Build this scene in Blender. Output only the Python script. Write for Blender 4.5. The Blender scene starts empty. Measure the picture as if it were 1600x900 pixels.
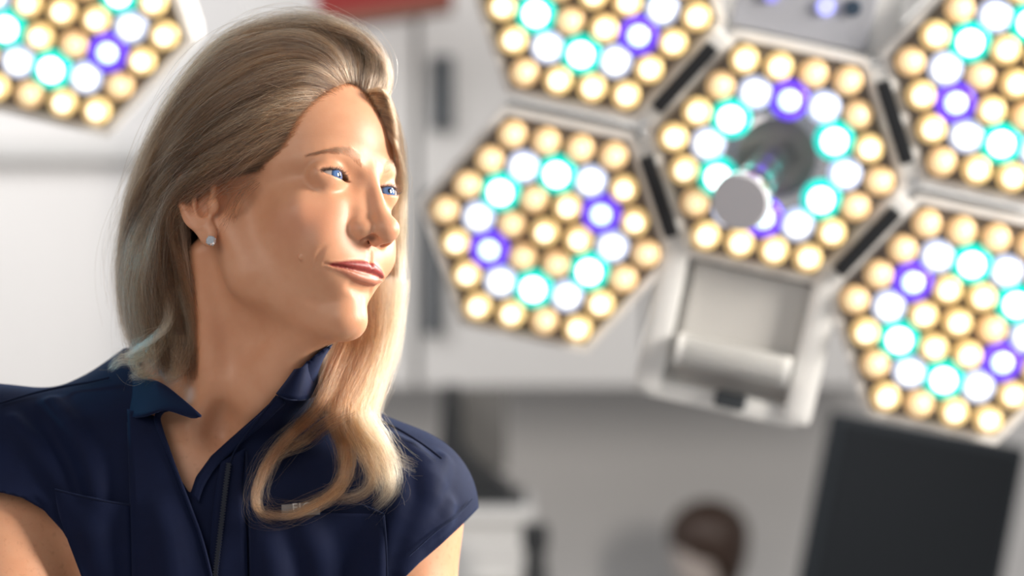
import bpy, bmesh, math, random, os
import numpy as np
from mathutils import Vector, Matrix

# ------------------------------------------------------------------ camera, world, lights, exposure
S = bpy.context.scene
COL = S.collection
CAM_Z = 1.52
FPX = 85.0 / 36.0 * 1600.0
cam_d = bpy.data.cameras.new('camera')
cam_d.lens = 85.0
cam_d.sensor_width = 36.0
cam_d.clip_start = 0.05
cam_d.clip_end = 60
cam_d.dof.use_dof = True
cam_d.dof.focus_distance = 1.735
cam_d.dof.aperture_fstop = 3.2
cam = bpy.data.objects.new('camera', cam_d)
COL.objects.link(cam)
cam.location = (0, 0, CAM_Z)
cam.rotation_euler = (math.pi / 2, 0, 0)
S.camera = cam
S.view_settings.view_transform = 'Standard'
S.view_settings.look = 'None'
S.view_settings.gamma = 1.0
S.view_settings.use_curve_mapping = False
S.view_settings.exposure = 0.0

world = bpy.data.worlds.new('world')
S.world = world
world.use_nodes = True
wbg = world.node_tree.nodes['Background']
wbg.inputs[0].default_value = (0.86, 0.93, 1.0, 1)
wbg.inputs[1].default_value = 0.30


def area(name, loc, target, size, power, color, size_y=None):
    l = bpy.data.lights.new(name, 'AREA')
    l.energy = power
    l.color = color
    l.shape = 'RECTANGLE'
    l.size = size
    l.size_y = size_y or size
    o = bpy.data.objects.new(name, l)
    COL.objects.link(o)
    o.location = loc
    o.rotation_euler = (Vector(target) - Vector(loc)).to_track_quat('-Z', 'Y').to_euler()
    return o


HEAD_W = (-0.13, 1.78, 1.59)
area('key_light', (2.0, 1.5, 2.15), HEAD_W, 0.6, 108, (1.0, 0.93, 0.84), 0.9)  # key light from the right; its source is unseen
area('rim_light', (1.5, 2.95, 2.2), HEAD_W, 0.6, 70, (1.0, 0.97, 0.93), 0.9)  # added rim light from behind right, for hair and arm edges
area('fill_softlight', (-1.1, 0.2, 2.5), HEAD_W, 1.2, 14, (1.0, 0.88, 0.77))  # added soft fill from front left for her near side
area('backdrop_light', (0.9, 3.7, 3.1), (0.9, 5.0, 0.8), 2.0, 30, (1.0, 0.98, 0.96))  # added to brighten the cupboards and back wall
area('backdrop_light_left', (-1.6, 4.3, 2.9), (-1.4, 6.2, 1.6), 1.2, 48, (1.0, 0.99, 0.98))  # added to brighten the left part of the back wall
sp_d = bpy.data.lights.new('teal_side_lamp', 'SPOT')
sp_d.energy = 17
sp_d.color = (0.02, 0.62, 1.0)
sp_d.spot_size = math.radians(9)
sp_d.spot_blend = .7
sp_d.shadow_soft_size = .06
sp_o = bpy.data.objects.new('teal_side_lamp', sp_d)
COL.objects.link(sp_o)
sp_o.location = (-1.35, 2.35, 1.95)
sp_o.rotation_euler = (Vector((-0.315, 1.82, 1.455)) - Vector(sp_o.location)).to_track_quat('-Z', 'Y').to_euler()


# ------------------------------------------------------------------ helpers
def W(px, py, Y):
    """a point (mm, camera origin) seen at photo pixel px,py at depth Y mm"""
    return np.array([(px - 800.0) / FPX * Y, Y, -(py - 450.0) / FPX * Y])


def M3(p):
    """mm camera-origin -> metres world"""
    p = np.asarray(p, float)
    return p / 1000.0 + np.array([0, 0, CAM_Z])


def tag(o, label=None, cat=None, group=None, kind=None):
    if label: o['label'] = label
    if cat: o['category'] = cat
    if group: o['group'] = group
    if kind: o['kind'] = kind
    return o


def link(name, data, mat=None, parent=None):
    o = bpy.data.objects.new(name, data)
    COL.objects.link(o)
    if mat is not None:
        data.materials.append(mat)
    if parent is not None:
        o.parent = parent
        o.matrix_parent_inverse = Matrix.Identity(4)
        if parent.location.length > 0 or parent.rotation_euler.to_quaternion().angle > 1e-6:
            o.matrix_parent_inverse = parent.matrix_basis.inverted()
    return o


def mesh_np(name, v, f, smooth=True):
    me = bpy.data.meshes.new(name)
    v = np.asarray(v, np.float32)
    f = np.asarray(f, np.int32)
    n = f.shape[1]
    me.vertices.add(len(v))
    me.vertices.foreach_set('co', v.ravel())
    me.loops.add(f.size)
    me.loops.foreach_set('vertex_index', f.ravel())
    me.polygons.add(len(f))
    me.polygons.foreach_set('loop_start', np.arange(0, f.size, n, dtype=np.int32))
    me.update(calc_edges=True)
    me.polygons.foreach_set('use_smooth', np.full(len(f), smooth))
    me.update()
    return me


def point_attr(me, name, arr):
    a = me.attributes.new(name, 'FLOAT', 'POINT')
    a.data.foreach_set('value', np.asarray(arr, np.float32).ravel())


# -- signed distance toolkit (numpy)
def smin(a, b, k):
    h = np.clip(.5 + .5 * (b - a) / k, 0, 1)
    return b * (1 - h) + a * h - k * h * (1 - h)


def smax(a, b, k):
    return -smin(-a, -b, k)


def ell(p, c, r):
    q = p - np.asarray(c, np.float32)
    r = np.asarray(r, np.float32)
    k0 = np.sqrt(((q / r) ** 2).sum(-1)) + 1e-9
    k1 = np.sqrt(((q / (r * r)) ** 2).sum(-1)) + 1e-9
    return k0 * (k0 - 1) / k1


def cap(p, a, b, ra, rb):
    a = np.asarray(a, np.float32)
    b = np.asarray(b, np.float32)
    ab = b - a
    t = np.clip(((p - a) @ ab) / float(ab @ ab), 0, 1)
    q = p - a - t[:, None] * ab
    return np.sqrt((q * q).sum(-1)) - (ra + (rb - ra) * t)


def tube(p, pts, rs):
    d = None
    for i in range(len(pts) - 1):
        e = cap(p, pts[i], pts[i + 1], rs[i], rs[i + 1])
        d = e if d is None else np.minimum(d, e)
    return d


def local(d, p, c, rad, fn):
    q = p - np.asarray(c, np.float32)
    m = (q * q).sum(-1) < rad * rad
    if m.any():
        d[m] = fn(d[m], p[m])
    return d


def catmull(P, n):
    P = np.asarray(P, float)
    if len(P) < 3:
        t = np.linspace(0, 1, n)[:, None]
        return P[0] * (1 - t) + P[-1] * t
    Q = np.vstack([2 * P[0] - P[1], P, 2 * P[-1] - P[-2]])
    L = np.r_[0, np.cumsum(np.linalg.norm(np.diff(P, axis=0), axis=1))]
    u = np.interp(np.linspace(0, L[-1], n), L, np.arange(len(P)))
    i = np.clip(u.astype(int), 0, len(P) - 2)
    t = (u - i)[:, None]
    a, b, c, d = Q[i], Q[i + 1], Q[i + 2], Q[i + 3]
    return .5 * (2 * b + (c - a) * t + (2 * a - 5 * b + 4 * c - d) * t * t + (3 * b - a - 3 * c + d) * t ** 3)


def surface_net(fn, lo, hi, h, B=6):
    """sparse surface nets of fn (mm) inside the box; returns vertices and quads"""
    lo = np.asarray(lo, float)
    nb = np.ceil((np.asarray(hi, float) - lo) / (h * B)).astype(int)
    I = np.stack(np.meshgrid(*[np.arange(n) for n in nb], indexing='ij'), -1).reshape(-1, 3)
    d = fn((lo + (I + .5) * h * B).astype(np.float32))
    I = I[np.abs(d) < h * B * 1.15]
    g = np.stack(np.meshgrid(*[np.arange(B + 1)] * 3, indexing='ij'), -1).reshape(-1, 3)
    N = nb * B + 2
    pts = (I[:, None, :] * B + g[None]).reshape(-1, 3)
    key = (pts[:, 0] * N[1] + pts[:, 1]) * N[2] + pts[:, 2]
    uk, inv = np.unique(key, return_inverse=True)
    up = np.stack([uk // (N[1] * N[2]), (uk // N[2]) % N[1], uk % N[2]], -1)
    val = np.empty(len(uk), np.float32)
    for s in range(0, len(uk), 400000):
        val[s:s + 400000] = fn((lo + up[s:s + 400000] * h).astype(np.float32))
    V = val[inv].reshape(-1, B + 1, B + 1, B + 1)
    base = I * B
    corners = [(i, j, k) for i in (0, 1) for j in (0, 1) for k in (0, 1)]
    C = np.stack([V[:, i:i + B, j:j + B, k:k + B] for i, j, k in corners], -1)
    neg = C < 0
    act = neg.any(-1) & ~neg.all(-1)
    bi, ci, cj, ck = np.nonzero(act)
    cells = base[bi] + np.stack([ci, cj, ck], -1)
    cv = C[bi, ci, cj, ck]
    acc = np.zeros((len(cells), 3))
    cnt = np.zeros(len(cells))
    cor = np.array(corners)
    for a in range(8):
        for b in range(a + 1, 8):
            if np.abs(cor[a] - cor[b]).sum() != 1:
                continue
            m = (cv[:, a] < 0) != (cv[:, b] < 0)
            t = cv[m, a] / (cv[m, a] - cv[m, b])
            acc[m] += cor[a] + (cor[b] - cor[a]) * t[:, None]
            cnt[m] += 1
    vert = lo + (cells + acc / cnt[:, None]) * h
    ck_ = (cells[:, 0] * N[1] + cells[:, 1]) * N[2] + cells[:, 2]
    order = np.argsort(ck_)
    sk = ck_[order]

    def find(c):
        k = (c[:, 0] * N[1] + c[:, 1]) * N[2] + c[:, 2]
        j = np.clip(np.searchsorted(sk, k), 0, len(sk) - 1)
        return np.where(sk[j] == k, order[j], -1)
    quads = []
    for ax in range(3):
        b = 1 << (2 - ax)
        m = (cv[:, 0] < 0) != (cv[:, b] < 0)
        c = cells[m]
        s = cv[m, 0] < 0
        u, v = (ax + 1) % 3, (ax + 2) % 3
        eu = np.eye(3, dtype=int)[u]
        ev = np.eye(3, dtype=int)[v]
        q = np.stack([find(c), find(c - eu), find(c - eu - ev), find(c - ev)], -1)
        ok = (q >= 0).all(-1)
        q, s = q[ok], s[ok]
        q[~s] = q[~s][:, ::-1]
        quads.append(q)
    quads = np.concatenate(quads)
    # pull the vertices onto the surface
    for _ in range(2):
        e = h * .25
        v32 = vert.astype(np.float32)
        d = fn(v32)
        gr = np.stack([fn(v32 + np.eye(3, dtype=np.float32)[a] * e) - d for a in range(3)], -1) / e
        vert = vert - np.clip(d, -h, h)[:, None] * gr / np.maximum((gr * gr).sum(-1), .3)[:, None]
    return vert, quads


def trace(fn, px, py, y0=1500., y1=2150., off=0., n=90):
    """depth at which the camera ray of a photo pixel meets fn = off (closest approach if it misses)"""
    px = np.atleast_1d(np.asarray(px, float))
    py = np.atleast_1d(np.asarray(py, float))
    D = np.stack([(px - 800) / FPX, np.ones_like(px), -(py - 450) / FPX], -1)
    Y = np.full(len(px), y0)
    best = np.full(len(px), 1e9)
    bY = Y.copy()
    act = np.arange(len(px))
    for _ in range(n):
        d = fn((D[act] * Y[act][:, None]).astype(np.float32)) - off
        b = d < best[act]
        ia = act[b]
        best[ia] = d[b]
        bY[ia] = Y[ia]
        Y[act] = Y[act] + d * .9 + .04
        act = act[(d > .05) & (Y[act] < y1)]
        if not len(act): break
    return D * bY[:, None], best


# ------------------------------------------------------------------ materials
def mat(name):
    m = bpy.data.materials.new(name)
    m.use_nodes = True
    nt = m.node_tree
    return m, nt, nt.nodes['Principled BSDF']


def plain(name, col, rough=.5, metal=0., noise=0., scale=30., bump=0., emit=None, strength=0., coat=0.):
    m, nt, b = mat(name)
    b.inputs['Base Color'].default_value = (*col, 1)
    b.inputs['Roughness'].default_value = rough
    b.inputs['Metallic'].default_value = metal
    b.inputs['Coat Weight'].default_value = coat
    if emit:
        b.inputs['Emission Color'].default_value = (*emit, 1)
        b.inputs['Emission Strength'].default_value = strength
    if noise or bump:
        tc = nt.nodes.new('ShaderNodeTexCoord')
        n = nt.nodes.new('ShaderNodeTexNoise')
        n.inputs['Scale'].default_value = scale
        n.inputs['Detail'].default_value = 4
        nt.links.new(tc.outputs['Object'], n.inputs['Vector'])
        if noise:
            mx = nt.nodes.new('ShaderNodeMix')
            mx.data_type = 'RGBA'
            mx.inputs['A'].default_value = (*[c * (1 - noise) for c in col], 1)
            mx.inputs['B'].default_value = (*[min(1, c * (1 + noise)) for c in col], 1)
            nt.links.new(n.outputs['Fac'], mx.inputs['Factor'])
            nt.links.new(mx.outputs['Result'], b.inputs['Base Color'])
        if bump:
            bp = nt.nodes.new('ShaderNodeBump')
            bp.inputs['Strength'].default_value = bump
            bp.inputs['Distance'].default_value = .002
            nt.links.new(n.outputs['Fac'], bp.inputs['Height'])
            nt.links.new(bp.outputs['Normal'], b.inputs['Normal'])
    return m


# ------------------------------------------------------------------ the woman: signed distance model (mm)
YAW, PITCH, ROLL = math.radians(49.5), math.radians(6.3), math.radians(11.0)
HT = np.array([-116.0, 1773.0, 72.5])          # midpoint of the eyes, camera-origin mm


def head_matrix():
    cp, sp, cr, sr = math.cos(PITCH), math.sin(PITCH), math.cos(ROLL), math.sin(ROLL)
    Rx = np.array([[1, 0, 0], [0, cp, -sp], [0, sp, cp]])
    Ry = np.array([[cr, 0, -sr], [0, 1, 0], [sr, 0, cr]])   # x = her right
    c, s = math.cos(YAW), math.sin(YAW)
    Bm = np.array([[-c, s, 0], [-s, -c, 0], [0, 0, 1.]])
    return Bm @ Rx @ Ry


HM = head_matrix()


def h2w(q):
    return np.asarray(q, float) @ HM.T + HT


def w2h(p):
    return ((p - HT.astype(np.float32)) @ HM.astype(np.float32)).astype(np.float32)


EYE = (30.5, 1.4, 1.5)
HELIX = [(73, -73, -17), (72.5, -71.5, -9), (73.5, -73, 1), (76, -79, 9), (79, -87, 11), (82, -94, 6), (83, -97.5, -4), (81.5, -96, -15),
         (78, -90.5, -26), (74.5, -84, -35), (71.5, -78.5, -42)]
HELIX_R = [2.2, 2.4, 2.6, 2.7, 2.8, 2.8, 2.7, 2.7, 2.8, 3.0, 3.6]


def fine(pts, rs, n):
    c = catmull(np.c_[np.asarray(pts, float), np.asarray(rs, float)], n)
    return [tuple(a[:3]) for a in c], [float(a[3]) for a in c]


HELIX, HELIX_R = fine(HELIX, HELIX_R, 26)
ANTIHELIX = fine([(78, -83, 3), (78.2, -86, -8), (76.8, -86, -18), (74.2, -81.5, -28), (72, -75, -31)], [1.2, 1.8, 2.1, 2.3, 2.2], 12)
BROW_R = fine([(5, 9, 13), (18, 10, 15), (32, 3, 16), (43, -11, 14), (50, -30, 11)], [7.5, 7, 6.5, 6, 5], 10)
LIDCREASE = fine([(17, 10.5, 2), (24, 14.6, 7.0), (32, 15.6, 8.2), (40, 11.8, 6.2), (46, 3.5, 1.0)], [-1, .8, 1.0, .8, -2], 12)
UNDEREYE = fine([(17, 11.5, -6), (26, 14.6, -10.2), (36, 13, -10.6), (44, 6, -6)], [-4, .3, .3, -4], 12)
LIPS = None


def lid_curves(qx):
    """upper and lower lid margins, qx = distance from the eye centre towards the temple"""
    t = np.clip((qx + 15.5) / 27.5, 0, 1)
    base = -1.6 + 2.4 * t
    up = base + 3.9 * np.power(np.clip(np.sin(math.pi * t ** .85), 0, 1), .8)
    lo = base - 1.7 * np.power(np.clip(np.sin(math.pi * t ** 1.25), 0, 1), .85)
    return up, lo


FARK = 1.07      # the far half of the face is a little narrower


def fold(p):
    q = p.copy()
    k = FARK + .08 * np.exp(-(q[:, 2] / 20) ** 2) + .5 * np.exp(-((q[:, 2] + 66) / 13) ** 2 - (q[:, 0] / 30) ** 2)
    q[:, 0] = np.where(q[:, 0] < 0, -q[:, 0] * k, q[:, 0])
    return q


def head_sdf(p):
    """p in head space; x = her right, y = forward, z = up"""
    q = fold(p)
    d = ell(q, (0, -78, 37), (70, 92, 75))
    d = smin(d, ell(q, (0, -42, 34), (53, 60, 56)), 18)
    d = smin(d, ell(q, (0, -36, -26), (48.5, 50, 62)), 18)
    d = smin(d, ell(q, (0, -52, -48), (47, 55, 50)), 16)          # jaw fill
    d = smin(d, cap(q, (5, -7, -98), (42, -60, -66), 12.5, 13), 18)
    d = smin(d, cap(q, (42, -60, -66), (55, -72, -30), 13, 12), 18)

    def chin(d, p):
        return smin(d, ell(p, (0, 1.5, -98), (15, 13.5, 13)), 12)
    d = local(d, q, (0, 5, -99), 45, chin)

    def cheek(d, p):
        d = smin(d, ell(p, (36.5, -12.5, -27), (18, 17, 17)), 20)
        d = smin(d, ell(p, (23, -4, -52), (18, 14, 20)), 18)
        return d
    d = local(d, q, (38, -4, -36), 58, cheek)

    def muzzle(d, p):
        d = smin(d, ell(p, (21, 4, -24), (12, 9, 17)), 16)
        d = smin(d, ell(p, (26, 3, -49), (12, 10, 14)), 14)
        return smin(d, ell(p, (0, 1, -60), (25, 19, 25)), 17)
    d = local(d, q, (0, 5, -62), 66, muzzle)

    def brow(d, p):
        d = smin(d, tube(p, *BROW_R), 10)
        d = smax(d, -ell(p, (30, 21, 1), (17, 10, 10.5)), 9)
        d = smax(d, -ell(p, (14.5, 22, -1), (6, 9, 8)), 6)
        return d
    d = local(d, q, (28, 0, 8), 66, brow)

    def nose(d, p):
        n = tube(p, [(0, 16.5, 8), (0, 21, -3), (0, 27.5, -19), (0, 33.5, -33)], [5.6, 5.0, 6.0, 8.0])
        n = smin(n, ell(p, (0, 36.5, -35.8), (8.6, 9.0, 8.0)), 8)
        n = smin(n, tube(p, [(5, 10, -4), (9, 17, -24), (11, 18, -34)], [6, 7, 8]), 8)
        n = smin(n, cap(p, (0, 36, -38.5), (0, 25, -43), 3.8, 4.0), 5)
        n = smin(n, ell(p, (12.6, 21.3, -36.8), (6.8, 10.0, 6.7)), 6)
        d = smin(d, n, np.clip(3.0 + (p[:, 2] + 31) * .45, 3.0, 9.0))
        # nostrils
        d = smax(d, -ell((p - np.float32([8.4, 27.5, -42.6])) @ np.float32([[.92, -.38, 0], [.38, .92, 0], [0, 0, 1]]), (0, 0, 0), (3.7, 7.4, 4.6)), 1.2)
        return d
    d = local(d, q, (0, 20, -20), 64, nose)

    def mouth(d, p):
        u = tube(p, *LIPS['u'])
        l = tube(p, *LIPS['l'])
        d = smax(d, -tube(p, *LIPS['fold']), 4)          # fold beside the mouth
        d = smin(d, ell(p, MOLE, (2.2, 1.6, 2.0)), 1.5)
        d = smax(d, -tube(p, *LIPS['philtrum']), 4)
        d = smin(d, u, 2.6)
        d = smin(d, l, 3.0)
        d = smax(d, -tube(p, *LIPS['s']), 2.0)
        d = smax(d, -tube(p, *LIPS['under']), 7)         # hollow under the lower lip
        return d
    if LIPS is not None:
        d = local(d, q, (14, 8, -62), 60, mouth)

    def eye(d, p):
        e = p - np.float32(EYE)
        r = np.sqrt((e * e).sum(-1))
        lid = r - 13.7
        d = smin(d, lid, 4.5)
        d = smin(d, ell(e, (11.4, 2.0, .4), (3.4, 4.2, 3.4)), 7)
        # lid crease and fold under the eye
        d = smax(d, -tube(p, *LIDCREASE), 2.4)
        d = smax(d, -tube(p, *UNDEREYE), 4)
        up, lo = lid_curves(e[:, 0])
        op = np.maximum(e[:, 2] - up, lo - e[:, 2])
        op = np.maximum(op, np.maximum(-15.5 - e[:, 0], e[:, 0] - 12.0))
        op = np.maximum(op, -(e[:, 1] - 1))
        d = smax(d, -op * .8, .9)
        return d
    d = local(d, q, (31, 4, 0), 30, eye)

    def ear(d, p):
        s = p - np.float32([-1, 5, -1])
        # plate, turned out from the skull
        n = np.float32([.90, .40, .12])
        n /= np.linalg.norm(n)
        c = np.float32([74.6, -89, -12])
        w = (s - c) @ n
        e = ell(s, (76.5, -89, -12), (13, 15, 23))
        plate = np.maximum(np.abs(w) - 1.8, e)
        plate = smin(plate, ell(s, (71.6, -80.5, -39), (4.6, 7.2, 8.5)), 8)      # lobe
        plate = smax(plate, -ell(s, (79, -87, -10), (4.6, 8.2, 15)), 2)         # hollow of the ear
        plate = smin(plate, tube(p, HELIX, HELIX_R), 2.0)
        plate = smin(plate, tube(p, *ANTIHELIX), 2.0)
        plate = smax(plate, -ell(s, (77, -83.5, -18), (8, 5.6, 8.5)), 1.5)      # concha
        plate = smin(plate, ell(s, (73.0, -76, -18), (3.8, 4.6, 6.0)), 3)       # tragus
        plate = smin(plate, ell(s, (62, -88, -12), (8, 11, 20)), 8)             # root
        return smin(d, plate, 3.5)
    d = local(d, q, (78, -92, -15), 46, ear)
    return d


def front_y(x, z):
    """depth of the bare face (no lips yet) at head-space x, z"""
    y = np.linspace(-20, 45, 1301)
    P = np.stack([np.full_like(y, x), y, np.full_like(y, z)], -1).astype(np.float32)
    d = head_sdf(P)
    return float(y[np.nonzero(d < 0)[0].max()])


def on_face(pts, rs, sink, n):
    """tube along x, z points lying on the bare face, sunk by sink (mm, per point)"""
    sink = np.broadcast_to(sink, (len(pts),))
    return fine([(x, front_y(x, z) - s_, z) for (x, z), s_ in zip(pts, sink)], rs, n)


_c, _ = trace(lambda p: head_sdf(w2h(p)), [511.5], [413.0])
_c = (_c[0] - HT) @ HM
CX, CZ = float(_c[0]), float(_c[2])          # corner of the mouth
_l = {}
_l['u'] = on_face([(CX - .5, CZ + .3), (CX * .62, CZ * .45 - 62.0 * .55), (9, -62.0), (3.2, -61.8), (0, -62.6)], [.5, 2.3, 3.3, 3.4, 3.2], [0, .6, .9, .8, 1.0], 11)
_l['l'] = on_face([(CX - .8, CZ - .6), (CX * .62, CZ * .4 - 68.4 * .6), (9, -69.6), (0, -70.2)], [.5, 2.7, 3.9, 4.2], [.2, 1.0, 1.2, 1.2], 10)
_l['s'] = on_face([(CX + 1.5, CZ + .4), (CX * .8, CZ * .7 - 66 * .3), (CX * .5, -65.8), (8, -66.4), (0, -66.2)], [.5, .9, 1.0, 1.0, 1.0], [.2, -.4, -1.6, -2.6, -2.8], 11)
_f, _ = trace(lambda p: head_sdf(w2h(p)), [520, 506, 498, 494.5, 492], [380, 387.5, 398, 411, 430])
_f = (_f - HT) @ HM
_l['fold'] = fine(_f + np.array([.1, .2, 0]), [-4, -.6, .3, -.4, -4], 12)
_m, _ = trace(lambda p: head_sdf(w2h(p)), [470], [402])
MOLE = (_m[0] - HT) @ HM
_l['philtrum'] = on_face([(0, -50), (0, -57)], [2.2, 2.6], -2.2, 4)
_l['under'] = on_face([(11, -77), (0, -78.5), (-11, -77)], [1.5, 3.0, 1.5], -1.2, 5)
LIPS = _l
LIP_U, LIP_UR = LIPS['u']
LIP_L, LIP_LR = LIPS['l']

# torso, in camera-origin mm
NB = W(352, 700, 1872)          # base of the neck
NT = h2w((0, -92, -30))
SHL = W(-22, 727, 1850)         # her right shoulder (image left)
SHR = W(622, 796, 1850)         # her left shoulder (image right)
ELL = W(66, 1180, 1742)
ELR = W(638, 1220, 1812)


def torso_base(p):
    d = ell(p, W(338, 1010, 1880), (150, 100, 250))
    d = smin(d, ell(p, W(338, 850, 1885), (150, 82, 120)), 40)
    d = smin(d, cap(p, W(250, 800, 1862), W(170, 770, 1850), 50, 46), 40)
    d = smin(d, cap(p, W(430, 815, 1862), W(500, 800, 1850), 50, 46), 40)
    d = smin(d, cap(p, NB + [0, 22, -9], SHL, 42, 43), 38)
    d = smin(d, cap(p, NB + [0, 22, -9], SHR, 42, 43), 38)
    return d


def arms(p):
    d = cap(p, SHL, ELL, 46, 40)
    d = np.minimum(d, cap(p, SHR, ELR, 45, 39))
    return d


def forearms(p):
    d = cap(p, ELL, W(430, 1230, 1690), 38, 27)
    d = np.minimum(d, cap(p, ELR, W(250, 1180, 1720), 37, 27))
    return d


def neck(p):
    q = p
    d = cap(q, NT, NB, 51, 54)
    # sternomastoid muscles, windpipe, collar bones
    stern = W(338, 672, 1812)
    m = ((q - NB.astype(np.float32)) ** 2).sum(-1) < 260 ** 2
    if m.any():
        s = q[m]
        e = d[m]
        e = smin(e, tube(s, [h2w((48, -106, -46)), W(332, 590, 1802), stern + [-10, -4, 6]], [11, 10.5, 6.5]), 9)
        e = smin(e, tube(s, [h2w((-62, -92, -38)), W(440, 600, 1800), stern + [14, 0, 4]], [11, 10, 6]), 12)
        e = smin(e, tube(s, [h2w((0, -34, -98)), W(412, 610, 1800)], [16, 17]), 34)
        d[m] = e
    return d


def body_sdf(p):
    p = p.astype(np.float32)
    d = torso_base(p)
    d = smin(d, arms(p), 26)
    d = smin(d, forearms(p), 20)
    d = smin(d, neck(p), 30)
    stern = W(338, 672, 1812)
    def clav(d, s):
        d = smin(d, tube(s, [stern + [-18, 2, 0], W(210, 660, 1822), SHL + [40, 0, 30]], [7, 7, 8]), 14)
        d = smin(d, tube(s, [stern + [18, 2, 0], W(470, 690, 1815), SHR + [-40, 0, 30]], [7, 7, 8]), 14)
        d = smax(d, -ell(s, stern + [4, -16, 2], (9, 12, 12)), 18)
        return d
    d = local(d, p, stern, 240, clav)
    h = head_sdf(w2h(p)) if len(p) else d
    return smin(d, h, 20)


BOT = -(1330 - 450) / FPX * 1800

# ------------------------------------------------------------------ person: body mesh, skin, eyes
def skin_material():
    m, nt, b = mat('skin')
    N, L = nt.nodes, nt.links
    tc = N.new('ShaderNodeTexCoord')

    def attr(n):
        a = N.new('ShaderNodeAttribute')
        a.attribute_name = n
        return a.outputs['Fac']

    def mix(fac, a, bcol):
        x = N.new('ShaderNodeMix')
        x.data_type = 'RGBA'
        if isinstance(fac, float): x.inputs['Factor'].default_value = fac
        else: L.new(fac, x.inputs['Factor'])
        for s_, v in (('A', a), ('B', bcol)):
            if isinstance(v, tuple): x.inputs[s_].default_value = (*v, 1)
            else: L.new(v, x.inputs[s_])
        return x.outputs['Result']

    def noise(scale, detail=3, lo=.4, hi=.6):
        n = N.new('ShaderNodeTexNoise')
        n.inputs['Scale'].default_value = scale
        n.inputs['Detail'].default_value = detail
        L.new(tc.outputs['Object'], n.inputs['Vector'])
        r = N.new('ShaderNodeMapRange')
        r.inputs['From Min'].default_value = lo
        r.inputs['From Max'].default_value = hi
        L.new(n.outputs['Fac'], r.inputs['Value'])
        return r.outputs['Result'], n.outputs['Fac']

    def mul(a, k):
        x = N.new('ShaderNodeMath')
        x.operation = 'MULTIPLY'
        L.new(a, x.inputs[0])
        if isinstance(k, float): x.inputs[1].default_value = k
        else: L.new(k, x.inputs[1])
        return x.outputs[0]
    n1, _ = noise(55)
    n2, _ = noise(260, 2, .58, .72)
    c = mix(n1, (.645, .315, .18), (.67, .34, .20))
    c = mix(mul(attr('blush'), .55), c, (.62, .25, .15))
    c = mix(mul(n2, mul(attr('chest'), .28)), c, (.42, .19, .10))
    lipn, _ = noise(420, 2, .3, .7)
    lip = mix(lipn, (.22, .026, .022), (.31, .048, .040))
    c = mix(attr('lip'), c, lip)
    c = mix(mul(attr('liner_nostril_shade'), .9), c, (.035, .016, .010))
    L.new(c, b.inputs['Base Color'])
    b.inputs['Roughness'].default_value = .41
    b.inputs['Specular IOR Level'].default_value = .42
    b.inputs['Subsurface Weight'].default_value = .22
    b.inputs['Subsurface Radius'].default_value = (1.0, .35, .18)
    b.inputs['Subsurface Scale'].default_value = .006
    _, f1 = noise(900, 3)
    _, f2 = noise(2600, 2)
    add = N.new('ShaderNodeMath')
    L.new(f1, add.inputs[0])
    L.new(f2, add.inputs[1])
    bp = N.new('ShaderNodeBump')
    bp.inputs['Strength'].default_value = .10
    bp.inputs['Distance'].default_value = .0008
    L.new(add.outputs[0], bp.inputs['Height'])
    L.new(bp.outputs['Normal'], b.inputs['Normal'])
    return m


SKIN = skin_material()
person = bpy.data.objects.new('person', None)
COL.objects.link(person)
person.location = M3(W(340, 1330, 1870))
tag(person, 'woman with shoulder-length blonde hair in a navy scrub top, gazing off to the side', 'person')
PINV = Matrix.Translation(-Vector(person.location))


def child(name, data, m, parent=person):
    o = link(name, data, m)
    o.parent = parent
    if parent is person:
        o.matrix_parent_inverse = PINV
    return o


ZCUT = W(300, 775, 1800)[2]
v1, f1 = surface_net(body_sdf, (-330, 1640, ZCUT - 6), (60, 2010, 215), 1.25)
v2, f2 = surface_net(body_sdf, (-520, 1600, BOT), (60, 2030, ZCUT), 3.)
bv = np.r_[v1, v2]
bme = mesh_np('body', M3(bv), np.r_[f1, f2 + len(v1)])
hq = w2h(bv.astype(np.float32))
hq = fold(hq)
du = tube(hq, LIP_U, LIP_UR)
dl = tube(hq, LIP_L, LIP_LR)
lip = np.clip((1.7 - du - .2) / 1.0, 0, 1)
lip = np.maximum(lip, .55 * np.clip((1.5 - dl - .3) / 1.0, 0, 1))
lip = lip * (hq[:, 1] > 4) * np.clip((CX - hq[:, 0]) / 3, 0, 1)
point_attr(bme, 'lip', lip)
ee = hq - np.float32(EYE)
up_, lo_ = lid_curves(ee[:, 0])
t_ = np.clip((ee[:, 0] + 15.5) / 27.5, 0, 1)
rr = np.linalg.norm(ee, axis=1)
line_u = np.clip(1.7 - np.abs(ee[:, 2] - up_ - .5) / 1.3, 0, 1) * (t_ > .05)
line_l = np.clip(1 - np.abs(ee[:, 2] - lo_ + .1) / .7, 0, 1) * .55 * (t_ > .25)
tail = np.clip(1 - np.abs(ee[:, 2] - .8 + .25 * (ee[:, 0] - 12)) / .9, 0, 1) * np.clip((18 - ee[:, 0]) / 4, 0, 1) * (ee[:, 0] > 11) * .7
liner_nostril_shade = np.clip(np.maximum(line_u, line_l), 0, 1) * (ee[:, 1] > -4) * (ee[:, 0] < 12.5) * (ee[:, 0] > -16) * (rr < 21)
liner_nostril_shade = np.maximum(liner_nostril_shade, np.clip(1 - np.linalg.norm((hq - np.float32([6.8, 27.5, -42.5])) / np.float32([3.2, 6, 4]), axis=1), 0, 1) * 1.6).clip(0, 1)  # the shade inside the nostrils is painted into the same mask
point_attr(bme, 'liner_nostril_shade', liner_nostril_shade)
blush = np.exp(-(((hq - np.float32([40, -4, -34])) / np.float32([22, 26, 17])) ** 2).sum(-1))
blush = np.maximum(blush, .5 * np.exp(-(((hq - np.float32([76, -88, -20])) / np.float32([20, 20, 26])) ** 2).sum(-1)))
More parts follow.
